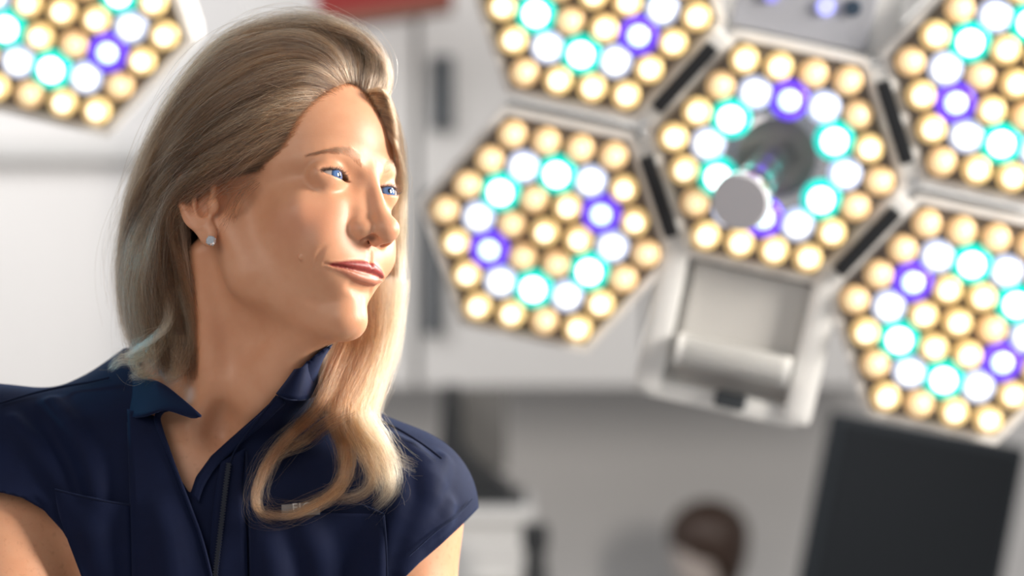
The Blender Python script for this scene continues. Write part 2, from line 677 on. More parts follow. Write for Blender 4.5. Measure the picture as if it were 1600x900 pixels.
blush = np.maximum(blush, .4 * np.exp(-(((hq - np.float32([0, 42, -40])) / np.float32([12, 12, 9])) ** 2).sum(-1)))
point_attr(bme, 'blush', blush)
point_attr(bme, 'chest', np.clip((W(300, 640, 1800)[2] - bv[:, 2]) / 30, 0, 1))
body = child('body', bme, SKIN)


# eyes
def eye_material():
    m, nt, b = mat('eyeball')
    N, L = nt.nodes, nt.links
    tc = N.new('ShaderNodeTexCoord')
    sep = N.new('ShaderNodeSeparateXYZ')
    L.new(tc.outputs['Object'], sep.inputs[0])
    cmb = N.new('ShaderNodeCombineXYZ')
    L.new(sep.outputs['X'], cmb.inputs[0])
    L.new(sep.outputs['Z'], cmb.inputs[1])
    ln = N.new('ShaderNodeVectorMath')
    ln.operation = 'LENGTH'
    L.new(cmb.outputs[0], ln.inputs[0])
    mr = N.new('ShaderNodeMapRange')
    mr.inputs['From Max'].default_value = .010
    L.new(ln.outputs['Value'], mr.inputs['Value'])
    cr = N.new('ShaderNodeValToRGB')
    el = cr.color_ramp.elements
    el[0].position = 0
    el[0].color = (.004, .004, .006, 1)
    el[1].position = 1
    el[1].color = (.36, .29, .27, 1)  # sclera kept dark, the shade of the lids is in its colour
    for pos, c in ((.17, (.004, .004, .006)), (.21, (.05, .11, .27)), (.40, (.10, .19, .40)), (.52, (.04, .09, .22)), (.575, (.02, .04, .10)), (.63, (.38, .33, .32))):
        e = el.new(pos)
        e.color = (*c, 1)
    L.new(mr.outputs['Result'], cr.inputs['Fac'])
    L.new(cr.outputs['Color'], b.inputs['Base Color'])
    b.inputs['Roughness'].default_value = .12
    b.inputs['Coat Weight'].default_value = 1.0
    b.inputs['Coat Roughness'].default_value = .02
    return m


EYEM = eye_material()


def ball_mesh(name, R, cornea=True):
    bm = bmesh.new()
    bmesh.ops.create_uvsphere(bm, u_segments=48, v_segments=32, radius=R, matrix=Matrix.Rotation(math.pi / 2, 4, 'X'))
    if cornea:
        for v in bm.verts:
            r = math.hypot(v.co.x, v.co.z)
            if v.co.y > 0 and r < .0062:
                v.co.y += .0011 * (1 - (r / .0062) ** 2)
    for f in bm.faces: f.smooth = True
    me = bpy.data.meshes.new(name)
    bm.to_mesh(me)
    bm.free()
    return me


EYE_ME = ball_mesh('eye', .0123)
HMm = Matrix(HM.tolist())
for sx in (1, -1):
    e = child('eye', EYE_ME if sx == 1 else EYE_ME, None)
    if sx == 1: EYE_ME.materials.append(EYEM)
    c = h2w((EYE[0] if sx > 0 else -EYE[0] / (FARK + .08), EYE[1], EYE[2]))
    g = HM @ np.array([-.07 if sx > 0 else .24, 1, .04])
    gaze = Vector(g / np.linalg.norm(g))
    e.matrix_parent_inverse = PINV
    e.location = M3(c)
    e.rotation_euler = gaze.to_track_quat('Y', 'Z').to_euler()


# ------------------------------------------------------------------ hair strands toolkit
def hair_material(name, dark, mid, light, rough=.28, radial=.35):
    m = bpy.data.materials.new(name)
    m.use_nodes = True
    nt = m.node_tree
    nt.nodes.clear()
    out = nt.nodes.new('ShaderNodeOutputMaterial')
    h = nt.nodes.new('ShaderNodeBsdfHairPrincipled')
    h.parametrization = 'COLOR'
    at = nt.nodes.new('ShaderNodeAttribute')
    at.attribute_name = 'tone'
    cr = nt.nodes.new('ShaderNodeValToRGB')
    el = cr.color_ramp.elements
    el[0].position, el[0].color = 0, (*dark, 1)
    el[1].position, el[1].color = 1, (*light, 1)
    e = el.new(.5)
    e.color = (*mid, 1)
    nt.links.new(at.outputs['Fac'], cr.inputs['Fac'])
    nt.links.new(cr.outputs['Color'], h.inputs['Color'])
    h.inputs['Roughness'].default_value = rough
    h.inputs['Radial Roughness'].default_value = radial
    h.inputs['Random Roughness'].default_value = .2
    nt.links.new(h.outputs[0], out.inputs['Surface'])
    return m


def strands(name, P, R, tone, m, parent=person):
    """P: (n, k, 3) in mm camera-origin; R: (k,) or (n,k) radius in mm; tone: (n,) or (n,k)"""
    P = np.asarray(P, float)
    n, k = P.shape[:2]
    hc = bpy.data.hair_curves.new(name)
    hc.add_curves([k] * n)
    hc.attributes['position'].data.foreach_set('vector', M3(P).astype(np.float32).ravel())
    a = hc.attributes.get('radius') or hc.attributes.new('radius', 'FLOAT', 'POINT')
    R = np.broadcast_to(np.asarray(R, float), (n, k)) / 1000
    a.data.foreach_set('value', R.astype(np.float32).ravel())
    t = hc.attributes.new('tone', 'FLOAT', 'POINT')
    tone = np.asarray(tone, float)
    if tone.ndim == 1: tone = tone[:, None]
    t.data.foreach_set('value', np.broadcast_to(tone, (n, k)).astype(np.float32).ravel())
    return child(name, hc, m, parent)


HAIRM = hair_material('blonde_hair', (.045, .021, .010), (.185, .100, .050), (.74, .54, .33))
BROWM = hair_material('brow_hair', (.09, .05, .028), (.17, .10, .06), (.32, .21, .13))
LASHM = hair_material('lash_hair', (.006, .004, .004), (.012, .008, .007), (.02, .014, .012))
rng = np.random.default_rng(7)

# eyebrows, built on the near side and mirrored
bp_px = [(567, 256), (556, 246), (545, 239), (530, 236.5), (512, 236.5), (496, 238.5), (482, 241)]
bw, _ = trace(body_sdf, [a[0] for a in bp_px], [a[1] for a in bp_px])
bh = (bw - HT) @ HM
bc = catmull(bh, 40)
brow_w = np.interp(np.linspace(0, 1, 40), [0, .12, .5, .8, 1], [7.5, 9.0, 6.4, 3.4, 1.0])
for sx in (1, -1):
    n = 1100
    u = np.minimum(rng.beta(1.05, 1.35, n), .999) * 38
    i = u.astype(int)
    fr = (u - i)[:, None]
    base = bc[i] * (1 - fr) + bc[i + 1] * fr
    tang = bc[i + 1] - bc[i]
    tang /= np.linalg.norm(tang, axis=1)[:, None]
    upv = np.array([0, 0, 1.])
    off = (rng.random(n) - .5)[:, None]
    wv = brow_w[i][:, None]
    root = base + upv * off * 2 * wv * .5
    tt = (u / 38)[:, None]
    dirv = tang * (.35 + .9 * tt) + upv * (.75 - 1.15 * tt - off * 1.0) + rng.normal(0, .16, (n, 3))
    dirv /= np.linalg.norm(dirv, axis=1)[:, None]
    ln = rng.uniform(3.5, 6.5, n)[:, None]
    K = 5
    P = np.stack([root + dirv * ln * s + tang * ln * .22 * s * s for s in np.linspace(0, 1, K)], 1)
    if sx < 0: P[..., 0] /= -(FARK + .07)
    Q = P.reshape(-1, 3) @ HM.T + HT
    d = body_sdf(Q.astype(np.float32))
    e = .4
    gr = np.stack([body_sdf((Q + np.eye(3)[a] * e).astype(np.float32)) - d for a in range(3)], -1) / e
    lift = np.tile(np.linspace(-.3, .9, K), n)
    Q = Q - (d - lift)[:, None] * gr
    strands('eyebrow', Q.reshape(n, K, 3), np.linspace(.05, .02, K), rng.random(n), BROWM)

# eyelashes
for sx in (1, -1):
    allP = []
    for upper in (True,):
        n = 80 if upper else 24
        qx = rng.uniform(-11, 12, n) if upper else rng.uniform(-6, 11.5, n)
        up, lo = lid_curves(qx)
        z = (up + .3) if upper else (lo - .3)
        r0 = 13.6
        y = np.sqrt(np.maximum(r0 ** 2 - qx ** 2 - z ** 2, 1))
        root = np.stack([qx, y, z], -1)
        nd = root / r0
        nd[:, 0] += .25 * (qx / 12) + rng.normal(0, .10, n)
        vz = np.array([0, 0, 1.]) if upper else np.array([0, 0, -1.])
        ln = rng.uniform(2.4, 4.2, n)[:, None] if upper else rng.uniform(1.2, 2.2, n)[:, None]
        s = np.linspace(0, 1, 7)
        drop = -.45 if upper else .1
        P = np.stack([root + (nd * a + vz * (drop * a + (.75 if upper else .4) * a * a)) * ln for a in s], 1)
        allP.append(P + np.array(EYE))
    P = np.concatenate(allP)
    if sx < 0: P[..., 0] /= -(FARK + .07)
    Q = P.reshape(-1, 3) @ HM.T + HT
    strands('eyelashes', Q.reshape(-1, 7, 3), np.linspace(.11, .03, 7), rng.random(len(P)), LASHM)

# earring: a round brilliant in four claws
STUD = h2w((75.0, -75.5, -41.5))
sp, _ = trace(body_sdf, [330], [375.5])
sd = sp[0]
e = .5
g0 = np.array([body_sdf((sd + np.eye(3)[a] * e)[None].astype(np.float32))[0] - body_sdf(sd[None].astype(np.float32))[0] for a in range(3)])
g0 /= np.linalg.norm(g0)
nrm = g0 * .5 + np.array([0, -1, 0]) * .5
nrm /= np.linalg.norm(nrm)
bm = bmesh.new()
prof = [(0, .0024), (.0021, .0024), (.0036, .0012), (.0037, .0009), (.0012, -.0012), (0, -.0018)]
rings = []
for r, z in prof:
    if r == 0:
        rings.append([bm.verts.new((0, 0, z))])
    else:
        ph = 0 if r > .003 else math.pi / 8
        rings.append([bm.verts.new((r * math.cos(a * math.pi / 4 + ph), r * math.sin(a * math.pi / 4 + ph), z)) for a in range(8)])
for a, b_ in zip(rings[:-1], rings[1:]):
    for k in range(8):
        if len(a) == 1: bm.faces.new((a[0], b_[k], b_[(k + 1) % 8]))
        elif len(b_) == 1: bm.faces.new((a[k], b_[0], a[(k + 1) % 8]))
        else: bm.faces.new((a[k], b_[k], b_[(k + 1) % 8], a[(k + 1) % 8]))
bmesh.ops.recalc_face_normals(bm, faces=bm.faces)
gem_me = bpy.data.meshes.new('gem')
bm.to_mesh(gem_me)
bm.free()
m, nt, b = mat('diamond')
b.inputs['Base Color'].default_value = (.95, .96, 1, 1)
b.inputs['Roughness'].default_value = .03
b.inputs['Transmission Weight'].default_value = .55
b.inputs['Metallic'].default_value = .35
b.inputs['IOR'].default_value = 2.2
bm = bmesh.new()
bmesh.ops.create_cone(bm, cap_ends=True, segments=16, radius1=.0016, radius2=.0036, depth=.0026, matrix=Matrix.Translation((0, 0, -.0012)))
for k in range(4):
    a = k * math.pi / 2 + .4
    bmesh.ops.create_uvsphere(bm, u_segments=8, v_segments=6, radius=.0006, matrix=Matrix.Translation((.0036 * math.cos(a), .0036 * math.sin(a), .0013)))
set_me = bpy.data.meshes.new('earring')
bm.to_mesh(set_me)
bm.free()
ear = child('earring', set_me, plain('silver', (.8, .8, .8), .2, 1.0))
ear.location = M3(sd + nrm * 2.0)
ear.rotation_euler = Vector(nrm).to_track_quat('Z', 'Y').to_euler()
ear['label'] = 'round clear stone stud in a silver setting'
gem = link('gem', gem_me, m)
gem.parent = ear

# ------------------------------------------------------------------ scrub top
def fabric_material(name, col, col2):
    m, nt, b = mat(name)
    N, L = nt.nodes, nt.links
    tc = N.new('ShaderNodeTexCoord')
    w = N.new('ShaderNodeTexWave')
    w.inputs['Scale'].default_value = 900
    w.inputs['Distortion'].default_value = 1.5
    w.bands_direction = 'DIAGONAL'
    L.new(tc.outputs['Object'], w.inputs['Vector'])
    n = N.new('ShaderNodeTexNoise')
    n.inputs['Scale'].default_value = 60
    L.new(tc.outputs['Object'], n.inputs['Vector'])
    x = N.new('ShaderNodeMix')
    x.data_type = 'RGBA'
    x.inputs['A'].default_value = (*col, 1)
    x.inputs['B'].default_value = (*col2, 1)
    L.new(n.outputs['Fac'], x.inputs['Factor'])
    L.new(x.outputs['Result'], b.inputs['Base Color'])
    bp = N.new('ShaderNodeBump')
    bp.inputs['Strength'].default_value = .18
    bp.inputs['Distance'].default_value = .0006
    L.new(w.outputs['Fac'], bp.inputs['Height'])
    L.new(bp.outputs['Normal'], b.inputs['Normal'])
    b.inputs['Roughness'].default_value = .75
    b.inputs['Sheen Weight'].default_value = .18
    b.inputs['Sheen Roughness'].default_value = .4
    b.inputs['Sheen Tint'].default_value = (.35, .5, 1, 1)
    b.inputs['Specular IOR Level'].default_value = .16
    return m


NAVY = fabric_material('navy_cloth', (.0016, .0044, .0225), (.0026, .0070, .033))
SEAM = fabric_material('navy_seam', (.0025, .005, .02), (.004, .008, .03))


def poly_sdf(px, py, poly):
    """signed distance in pixels to a polygon, negative inside"""
    poly = np.asarray(poly, float)
    d = np.full(len(px), 1e18)
    ins = np.zeros(len(px), bool)
    n = len(poly)
    for i in range(n):
        a, b_ = poly[i], poly[(i + 1) % n]
        e = b_ - a
        wx, wy = px - a[0], py - a[1]
        t = np.clip((wx * e[0] + wy * e[1]) / (e @ e), 0, 1)
        d = np.minimum(d, (wx - t * e[0]) ** 2 + (wy - t * e[1]) ** 2)
        c = ((a[1] > py) != (b_[1] > py)) & (px < (b_[0] - a[0]) * (py - a[1]) / (b_[1] - a[1] + 1e-12) + a[0])
        ins ^= c
    d = np.sqrt(d)
    return np.where(ins, -d, d)


def cloth0(p):
    """outer form of the draped cloth before folds and openings"""
    d = torso_base(p)
    a = cap(p, SHL, ELL, 49, 47)
    a = np.minimum(a, cap(p, SHR, ELR, 47, 48))
    d = smin(d, a, 30)
    d = d - 9.
    return smin(d, neck(p) - 4.5, 20)


def tr0(pts, off=0.):
    q, _ = trace(cloth0, [a[0] for a in pts], [a[1] for a in pts], off=off)
    return q


FOLDS = []
for pts, r, sink in [
    ([(612, 690), (625, 740), (622, 800), (600, 870), (585, 940)], 7, 3.5),
    ([(690, 720), (672, 770), (650, 830), (632, 890)], 8, 3.5),
    ([(645, 705), (660, 735), (668, 775)], 7, 4),
    ([(82, 632), (108, 665), (135, 710), (150, 770), (152, 830)], 7, 3.5),
    ([(20, 660), (50, 695), (85, 740), (110, 780)], 6, 3.5),
    ([(480, 830), (500, 880), (505, 960)], 8, 4.0),
    ([(120, 800), (150, 850), (170, 920)], 7, 3.5),
    ([(570, 672), (600, 690), (635, 700)], 5, 3.0),
    ([(700, 790), (690, 815), (668, 835)], 5, 2.5),
    ([(250, 800), (265, 850), (270, 930)], 6, 3.5),
    ([(420, 850), (430, 900), (430, 960)], 7, 3.5),
]:
    q = tr0(pts)
    q = catmull(q, 9)
    e = q.copy()
    e[:, 1] += sink - 2.5
    FOLDS.append((e, r))

V_POLY = [(246, 655), (262, 700), (280, 745), (297, 772), (306, 745), (330, 712), (362, 683), (402, 648), (442, 610), (480, 566), (500, 548), (640, 470), (300, 400), (60, 440), (216, 545), (224, 605), (222, 648)]
HEM_L = [(-400, 768), (-5, 768), (35, 778), (68, 797), (98, 830), (120, 868), (140, 915), (160, 985), (150, 1700), (-400, 1700)]
HEM_R = [(630, 905), (655, 880), (688, 852), (720, 822), (752, 790), (800, 740), (1000, 700), (1000, 1700), (628, 1700)]


def cloth1(p):
    d = cloth0(p)
    for e, r in FOLDS:
        c = e.mean(0)
        rad = np.linalg.norm(e - c, axis=1).max() + 45
        d = local(d, p, c, rad, lambda d, s: smin(d, tube(s, e, np.interp(np.linspace(0, 1, len(e)), [0, .3, .7, 1], [r * .5, r, r, r * .5])), 12))
    m = (p[:, 0] > SHR[0] - 60) & (p[:, 2] < SHR[2] + 60)
    return d


def shirt_sdf(p):
    p = p.astype(np.float32)
    d = cloth1(p)
    d = smax(d, -(d + 4.2), .6)
    # neck opening
    d = np.maximum(d, np.where(p[:, 1] > 1855, p[:, 2] - W(300, 560, 1880)[2] + .12 * (p[:, 0] + 230), -99))
    px = 800 + FPX * p[:, 0] / p[:, 1]
    py = 450 - FPX * p[:, 2] / p[:, 1]
    k = p[:, 1] / FPX
    m = (np.abs(d) < 25)
    if m.any():
        e = d[m]
        s = p[m]
        v = poly_sdf(px[m], py[m], V_POLY) * k[m]
        v = np.maximum(v, s[:, 1] - 1862)
        e = np.maximum(e, -v)
        h = poly_sdf(px[m], py[m], HEM_L) * k[m]
        h = np.maximum(h, (s[:, 2] - SHL[2] + 8))
        e = np.maximum(e, -h)
        h = poly_sdf(px[m], py[m], HEM_R) * k[m]
        e = np.maximum(e, -h)
        d[m] = e
    return d


sv, sf = surface_net(shirt_sdf, (-560, 1590, BOT + 30), (80, 2040, W(0, 540, 1850)[2]), 2.0)
top = child('scrub_top', mesh_np('scrub_top', M3(sv), sf), NAVY)
top['label'] = 'navy short-sleeved scrub top with stand collar and zip'


def on_cloth(pts, off=1.0):
    q, _ = trace(cloth1, [a[0] for a in pts], [a[1] for a in pts], off=off)
    return q


def tube_mesh(name, pts, r, m, parent=top, seg=6, taper=None):
    P = np.asarray(pts, float)
    n = len(P)
    T = np.gradient(P, axis=0)
    T /= np.linalg.norm(T, axis=1)[:, None] + 1e-9
    ref = np.array([0, 1., 0.2])
    A = np.cross(T, ref)
    A /= np.linalg.norm(A, axis=1)[:, None] + 1e-9
    B = np.cross(T, A)
    rr = np.broadcast_to(np.asarray(r, float), (n,))
    ang = np.linspace(0, 2 * math.pi, seg, endpoint=False)
    V = (P[:, None] + rr[:, None, None] * (np.cos(ang)[None, :, None] * A[:, None] + np.sin(ang)[None, :, None] * B[:, None])).reshape(-1, 3)
    F = []
    for i in range(n - 1):
        for k in range(seg):
            F.append((i * seg + k, i * seg + (k + 1) % seg, (i + 1) * seg + (k + 1) % seg, (i + 1) * seg + k))
    return child(name, mesh_np(name, M3(V), np.array(F)), m, parent)


def sheet_mesh(name, rows, m, thick=1.6, parent=top, nu=24, nv=None):
    """lofted cloth piece from rows of 3D points (mm), given thickness towards the body"""
    R = [catmull(r, nu) for r in rows]
    R = np.array(R)
    nv = nv or max(6, 4 * (len(rows) - 1) + 1)
    G = np.stack([catmull(R[:, j], nv) for j in range(nu)], 1)       # nv, nu, 3
    V = G.reshape(-1, 3)
    idx = np.arange(nv * nu).reshape(nv, nu)
    F = np.stack([idx[:-1, :-1], idx[:-1, 1:], idx[1:, 1:], idx[1:, :-1]], -1).reshape(-1, 4)
    o = child(name, mesh_np(name, M3(V), F), m, parent)
    md = o.modifiers.new('thickness', 'SOLIDIFY')
    md.thickness = thick / 1000
    md.offset = 0
    return o


def strip(name, left, right, m, off=2.4, n=30, cols=5, thick=1.4):
    """flat sewn-on piece between two pixel curves, laid on the cloth"""
    a = catmull([(x, y, 0) for x, y in left], n)[:, :2]
    b_ = catmull([(x, y, 0) for x, y in right], n)[:, :2]
    rows = []
    for t in np.linspace(0, 1, cols):
        c = a * (1 - t) + b_ * t
        rows.append(on_cloth(c, off))
    G = np.array(rows)
    idx = np.arange(cols * n).reshape(cols, n)
    F = np.stack([idx[:-1, :-1], idx[:-1, 1:], idx[1:, 1:], idx[1:, :-1]], -1).reshape(-1, 4)
    o = child(name, mesh_np(name, M3(G.reshape(-1, 3)), F), m, top)
    md = o.modifiers.new('thickness', 'SOLIDIFY')
    md.thickness = thick / 1000
    md.offset = 0
    return o


# front panels and bands
strip('lapel', [(199, 640), (202, 700), (204, 780), (206, 850), (208, 960)], [(247, 652), (262, 700), (280, 748), (300, 800), (318, 852), (345, 960)], NAVY, 4.2, 40, 9, 2.0)
strip('neckline_band', [(436, 619), (420, 635), (402, 652), (362, 687), (330, 716), (308, 748), (300, 775)], [(446, 630), (429, 646), (410, 664), (371, 698), (340, 727), (320, 757), (310, 785)], NAVY, 2.6, 40, 4, 1.6)
strip('zip_facing', [(345, 722), (338, 760), (330, 830), (322, 960)], [(383, 700), (378, 760), (385, 830), (388, 960)], NAVY, 2.2, 40, 6, 1.2)
strip('breast_pocket', [(86, 765), (92, 800), (108, 850), (150, 960)], [(204, 789), (205, 830), (206, 880), (208, 960)], NAVY, 3.0, 30, 14, 1.6)
strip('breast_pocket', [(392, 800), (391, 850), (392, 960)], [(598, 803), (602, 850), (606, 960)], NAVY, 3.0, 30, 20, 1.6)
# collar: stand-up flaps
sheet_mesh('collar', [
    [W(172, 572, 1905), W(184, 580, 1868), W(212, 588, 1825), W(250, 597, 1795), W(284, 622, 1772), W(314, 648, 1758)],
    [W(172, 590, 1900), W(182, 602, 1858), W(208, 616, 1818), W(244, 624, 1788), W(278, 636, 1770), W(312, 652, 1758)],
    [W(172, 612, 1895), W(178, 628, 1846), W(200, 650, 1808), W(226, 650, 1785), W(258, 641, 1776), W(300, 652, 1766)],
], NAVY, 2.0)
ed = catmull([(268, 637, 0), (254, 640, 0), (246, 652, 0), (250, 670, 0), (262, 702, 0), (280, 749, 0), (300, 801, 0), (318, 853, 0), (345, 960, 0)], 60)[:, :2]
tube_mesh('lapel_edge', on_cloth(ed, 5.2), np.interp(np.linspace(0, 1, 60), [0, .08, .3, 1], [2.6, 2.6, 1.5, 1.1]), NAVY, seg=10)
sheet_mesh('collar', [
    [W(461, 578, 1769), W(474, 573, 1763), W(483, 562, 1777), W(488, 552, 1803), W(486, 548, 1850), W(460, 540, 1890)],
    [W(448, 596, 1768), W(464, 597, 1761), W(480, 592, 1773), W(491, 582, 1803), W(492, 575, 1850), W(470, 566, 1895)],
    [W(432, 616, 1767), W(455, 624, 1760), W(478, 624, 1771), W(496, 616, 1803), W(500, 606, 1850), W(480, 596, 1900)],
], NAVY, 2.0)
tube_mesh('collar_seam', catmull([W(432, 615, 1765), W(443, 622, 1761), W(455, 625, 1758), W(478, 625, 1769)], 16), .5, SEAM)
# seams
for pts, r in [
    ([(432, 618), (405, 652), (380, 685), (366, 706), (360, 722)], .55),
    ([(565, 645), (592, 656), (625, 672), (658, 692), (690, 716)], 1.0),
    ([(640, 868), (680, 832), (715, 806), (738, 780)], .5),
    ([(385, 705), (386, 760), (390, 830), (392, 960)], .55),
    ([(0, 630), (50, 615), (100, 604), (140, 597), (170, 590)], .9),
    ([(86, 765), (130, 776), (170, 784), (204, 789)], .9),
    ([(515, 777), (545, 783), (575, 793), (600, 804)], .9),
    ([(600, 804), (604, 860), (606, 960)], .6),
    ([(200, 660), (203, 740), (206, 850), (208, 960)], .7),
    ([(596, 808), (597, 822)], .9),
]:
    c = catmull([(x, y, 0) for x, y in pts], 30)[:, :2]
    tube_mesh('seam', on_cloth(c, 3.4), r, SEAM)

# zip: tape with teeth
zc = catmull([(358, 724, 0), (353, 760, 0), (346, 820, 0), (340, 870, 0), (330, 960, 0)], 90)[:, :2]
zp = on_cloth(zc, 4.0)
ztape = tube_mesh('zipper', zp, 1.5, SEAM)
ztape['label'] = 'dark metal zip'
tooth = bpy.data.meshes.new('zip_tooth')
bm = bmesh.new()
bmesh.ops.create_cube(bm, size=1, matrix=Matrix.Diagonal((.0032, .0012, .0009, 1)))
bmesh.ops.bevel(bm, geom=bm.edges[:], offset=.0002, segments=1)
bm.to_mesh(tooth)
bm.free()
tooth.materials.append(plain('zip_metal', (.035, .038, .05), .45, .8))
for i, q in enumerate(catmull(zp, 110)):
    o = bpy.data.objects.new('zip_tooth', tooth)
    COL.objects.link(o)
    o.parent = ztape
    o.matrix_parent_inverse = PINV @ Matrix.Identity(4)
    o.matrix_parent_inverse = Matrix.Identity(4)
    o.location = M3(q + np.array([.4 if i % 2 else -.4, -1.5, 0]))

# woven brand tab
lp = on_cloth([(440, 789), (500, 784), (500, 804), (440, 806)], 5.5)
lab = child('woven_label', mesh_np('woven_label', M3(lp), np.array([[0, 3, 2, 1]]), False), plain('label_grey', (.16, .16, .17), .6, 0, .1, 300), top)
lab['label'] = 'small grey woven brand tab'
md = lab.modifiers.new('thickness', 'SOLIDIFY')
md.thickness = .0008
md.offset = 0
fc = bpy.data.curves.new('brand_text', 'FONT')
fc.body = 'FIGS'
fc.size = .0088
fc.extrude = .0001
fc.space_character = 1.15
fc.materials.append(plain('label_thread', (.55, .55, .56), .6))
tmp_o = bpy.data.objects.new('text_tmp', fc)
COL.objects.link(tmp_o)
bpy.context.view_layer.update()
tm = bpy.data.meshes.new_from_object(tmp_o.evaluated_get(bpy.context.evaluated_depsgraph_get()))
bpy.data.objects.remove(tmp_o)
tm.name = 'brand_text'
ft = bpy.data.objects.new('brand_text', tm)
COL.objects.link(ft)
ft.parent = lab
xa = lp[1] - lp[0]
xa /= np.linalg.norm(xa)
up = lp[0] - lp[3]
nn = np.cross(xa, up)
nn /= np.linalg.norm(nn)
up = np.cross(nn, xa)
org = lp[3] + xa * 8.0 + up * 2.2 + nn * .9
ft.matrix_basis = Matrix.Translation(Vector(M3(org))) @ Matrix(np.c_[xa, up, nn].tolist()).to_4x4()

# ------------------------------------------------------------------ hair
def skull(p):
    q = w2h(p.astype(np.float32))
    q[:, 0] = np.abs(q[:, 0])
    d = ell(q, (0, -78, 37), (70, 92, 75))
    d = smin(d, ell(q, (0, -42, 34), (53, 60, 56)), 18)
    d = smin(d, ell(q, (0, -52, -30), (50, 55, 62)), 18)
    return smin(d, ell(q, (0, -80, -10), (66, 60, 50)), 18)


def G(*pts):
    """guide through photo pixels; third value: lift off the skull (<200), depth in mm, or ('c', lift off the cloth)"""
    out = []
    for x, y, k in pts:
        if isinstance(k, tuple):
            out.append(trace(cloth1, [x], [y], off=k[1])[0][0])
        elif k < 200:
            out.append(trace(skull, [x], [y], off=k)[0][0])
        else:
            out.append(W(x, y, k))
    return np.array(out)


KP = 26


def smooth_noise(n, k, amp, freq):
    t = np.linspace(0, 1, k)[None, :, None]
    ph = rng.uniform(0, 6.28, (n, 1, 3))
    fq = rng.uniform(.6, 1.4, (n, 1, 3)) * freq
    return amp * np.sin(6.28 * fq * t + ph)


def sheet_hair(guides, n, spread=2.5, thick=6., clumps=60, clump_pull=.55, wave=2.0, frizz=.8, tone=.5, tone_var=.22, root_dark=.3, streaks=(), fly=.02, jitter_root=1.5, cut=.25, start=.10, env0=.15, lift=4.2):
    R = np.array([catmull(g, KP) for g in guides])
    ng = len(R)
    u = rng.random(n) * (ng - 1)
    cu = np.sort(rng.random(clumps) * (ng - 1))
    j = np.clip(np.searchsorted(cu, u), 1, clumps - 1)
    near = np.where(np.abs(cu[j] - u) < np.abs(cu[j - 1] - u), j, j - 1)

    def at(uu):
        x = np.clip(uu, 0, ng - 1 - 1e-6)
        t = catmull_idx(R, x)
        return t
    s = np.linspace(0, 1, KP)
    P = at(u)
    C = at(cu)
    T = np.gradient(P, axis=1)
    T /= np.linalg.norm(T, axis=2)[..., None] + 1e-9
    view = np.array([0, 1., 0])
    side = np.cross(T, view)
    side /= np.linalg.norm(side, axis=2)[..., None] + 1e-9
    pull = (clump_pull * np.clip(s * 2.2, 0, 1) * rng.uniform(.5, 1., (n, 1)))[..., None]
    cw = smooth_noise(clumps, KP, wave, 1.2) * np.clip(s * 3, 0, 1)[None, :, None]
    P = P * (1 - pull) + C[near] * pull + cw[near]
    env = np.clip(s * 4, env0, 1)[None, :, None]
    cl_ = rng.normal(0, lift, (clumps, 1)) * np.clip(s * 3, 0, 1)[None]
    P[..., 1] += cl_[near]
    P[..., 2] -= .4 * cl_[near]
    P = P + side * rng.normal(0, spread, (n, 1, 1)) * env
    dep = rng.random((n, 1, 1)) ** 1.3
    P[..., 1:2] += dep * thick * env
    P = P + smooth_noise(n, KP, frizz, 2.2) * env
    f = rng.random(n) < fly
    P[f] += smooth_noise(f.sum(), KP, 5.0, 1.0) * (s ** 1.2)[None, :, None] * 1.6
    ct = np.where(rng.random(clumps) < .36, rng.uniform(.8, 2.0, clumps), rng.uniform(-1.3, .1, clumps)) * tone_var
    for a, b_, v in streaks:
        ct[(cu > a) & (cu < b_)] += v
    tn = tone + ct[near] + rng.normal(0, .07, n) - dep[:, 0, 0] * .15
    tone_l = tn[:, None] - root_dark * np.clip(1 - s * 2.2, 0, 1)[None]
    # uneven lengths
    ln = 1 - cut * rng.random(n) ** 2
    return resample_len(P, ln, start * rng.random(n) ** 1.5), np.clip(tone_l, 0, 1)


def catmull_idx(R, x):
    ng = len(R)
    i = np.clip(x.astype(int), 0, ng - 2)
    t = (x - i)[:, None, None]
    a = R[np.clip(i - 1, 0, ng - 1)]
    b_, c = R[i], R[i + 1]
    d = R[np.clip(i + 2, 0, ng - 1)]
    return .5 * (2 * b_ + (c - a) * t + (2 * a - 5 * b_ + 4 * c - d) * t * t + (3 * b_ - a - 3 * c + d) * t ** 3)


def resample_len(P, ln, st=None):
    n, k = P.shape[:2]
    st = np.zeros(n) if st is None else st
    x = (st[:, None] + np.linspace(0, 1, k)[None] * (ln - st)[:, None]) * (k - 1)
    i = np.clip(x.astype(int), 0, k - 2)
    t = (x - i)[..., None]
    r = np.arange(n)[:, None]
    return P[r, i] * (1 - t) + P[r, i + 1] * t


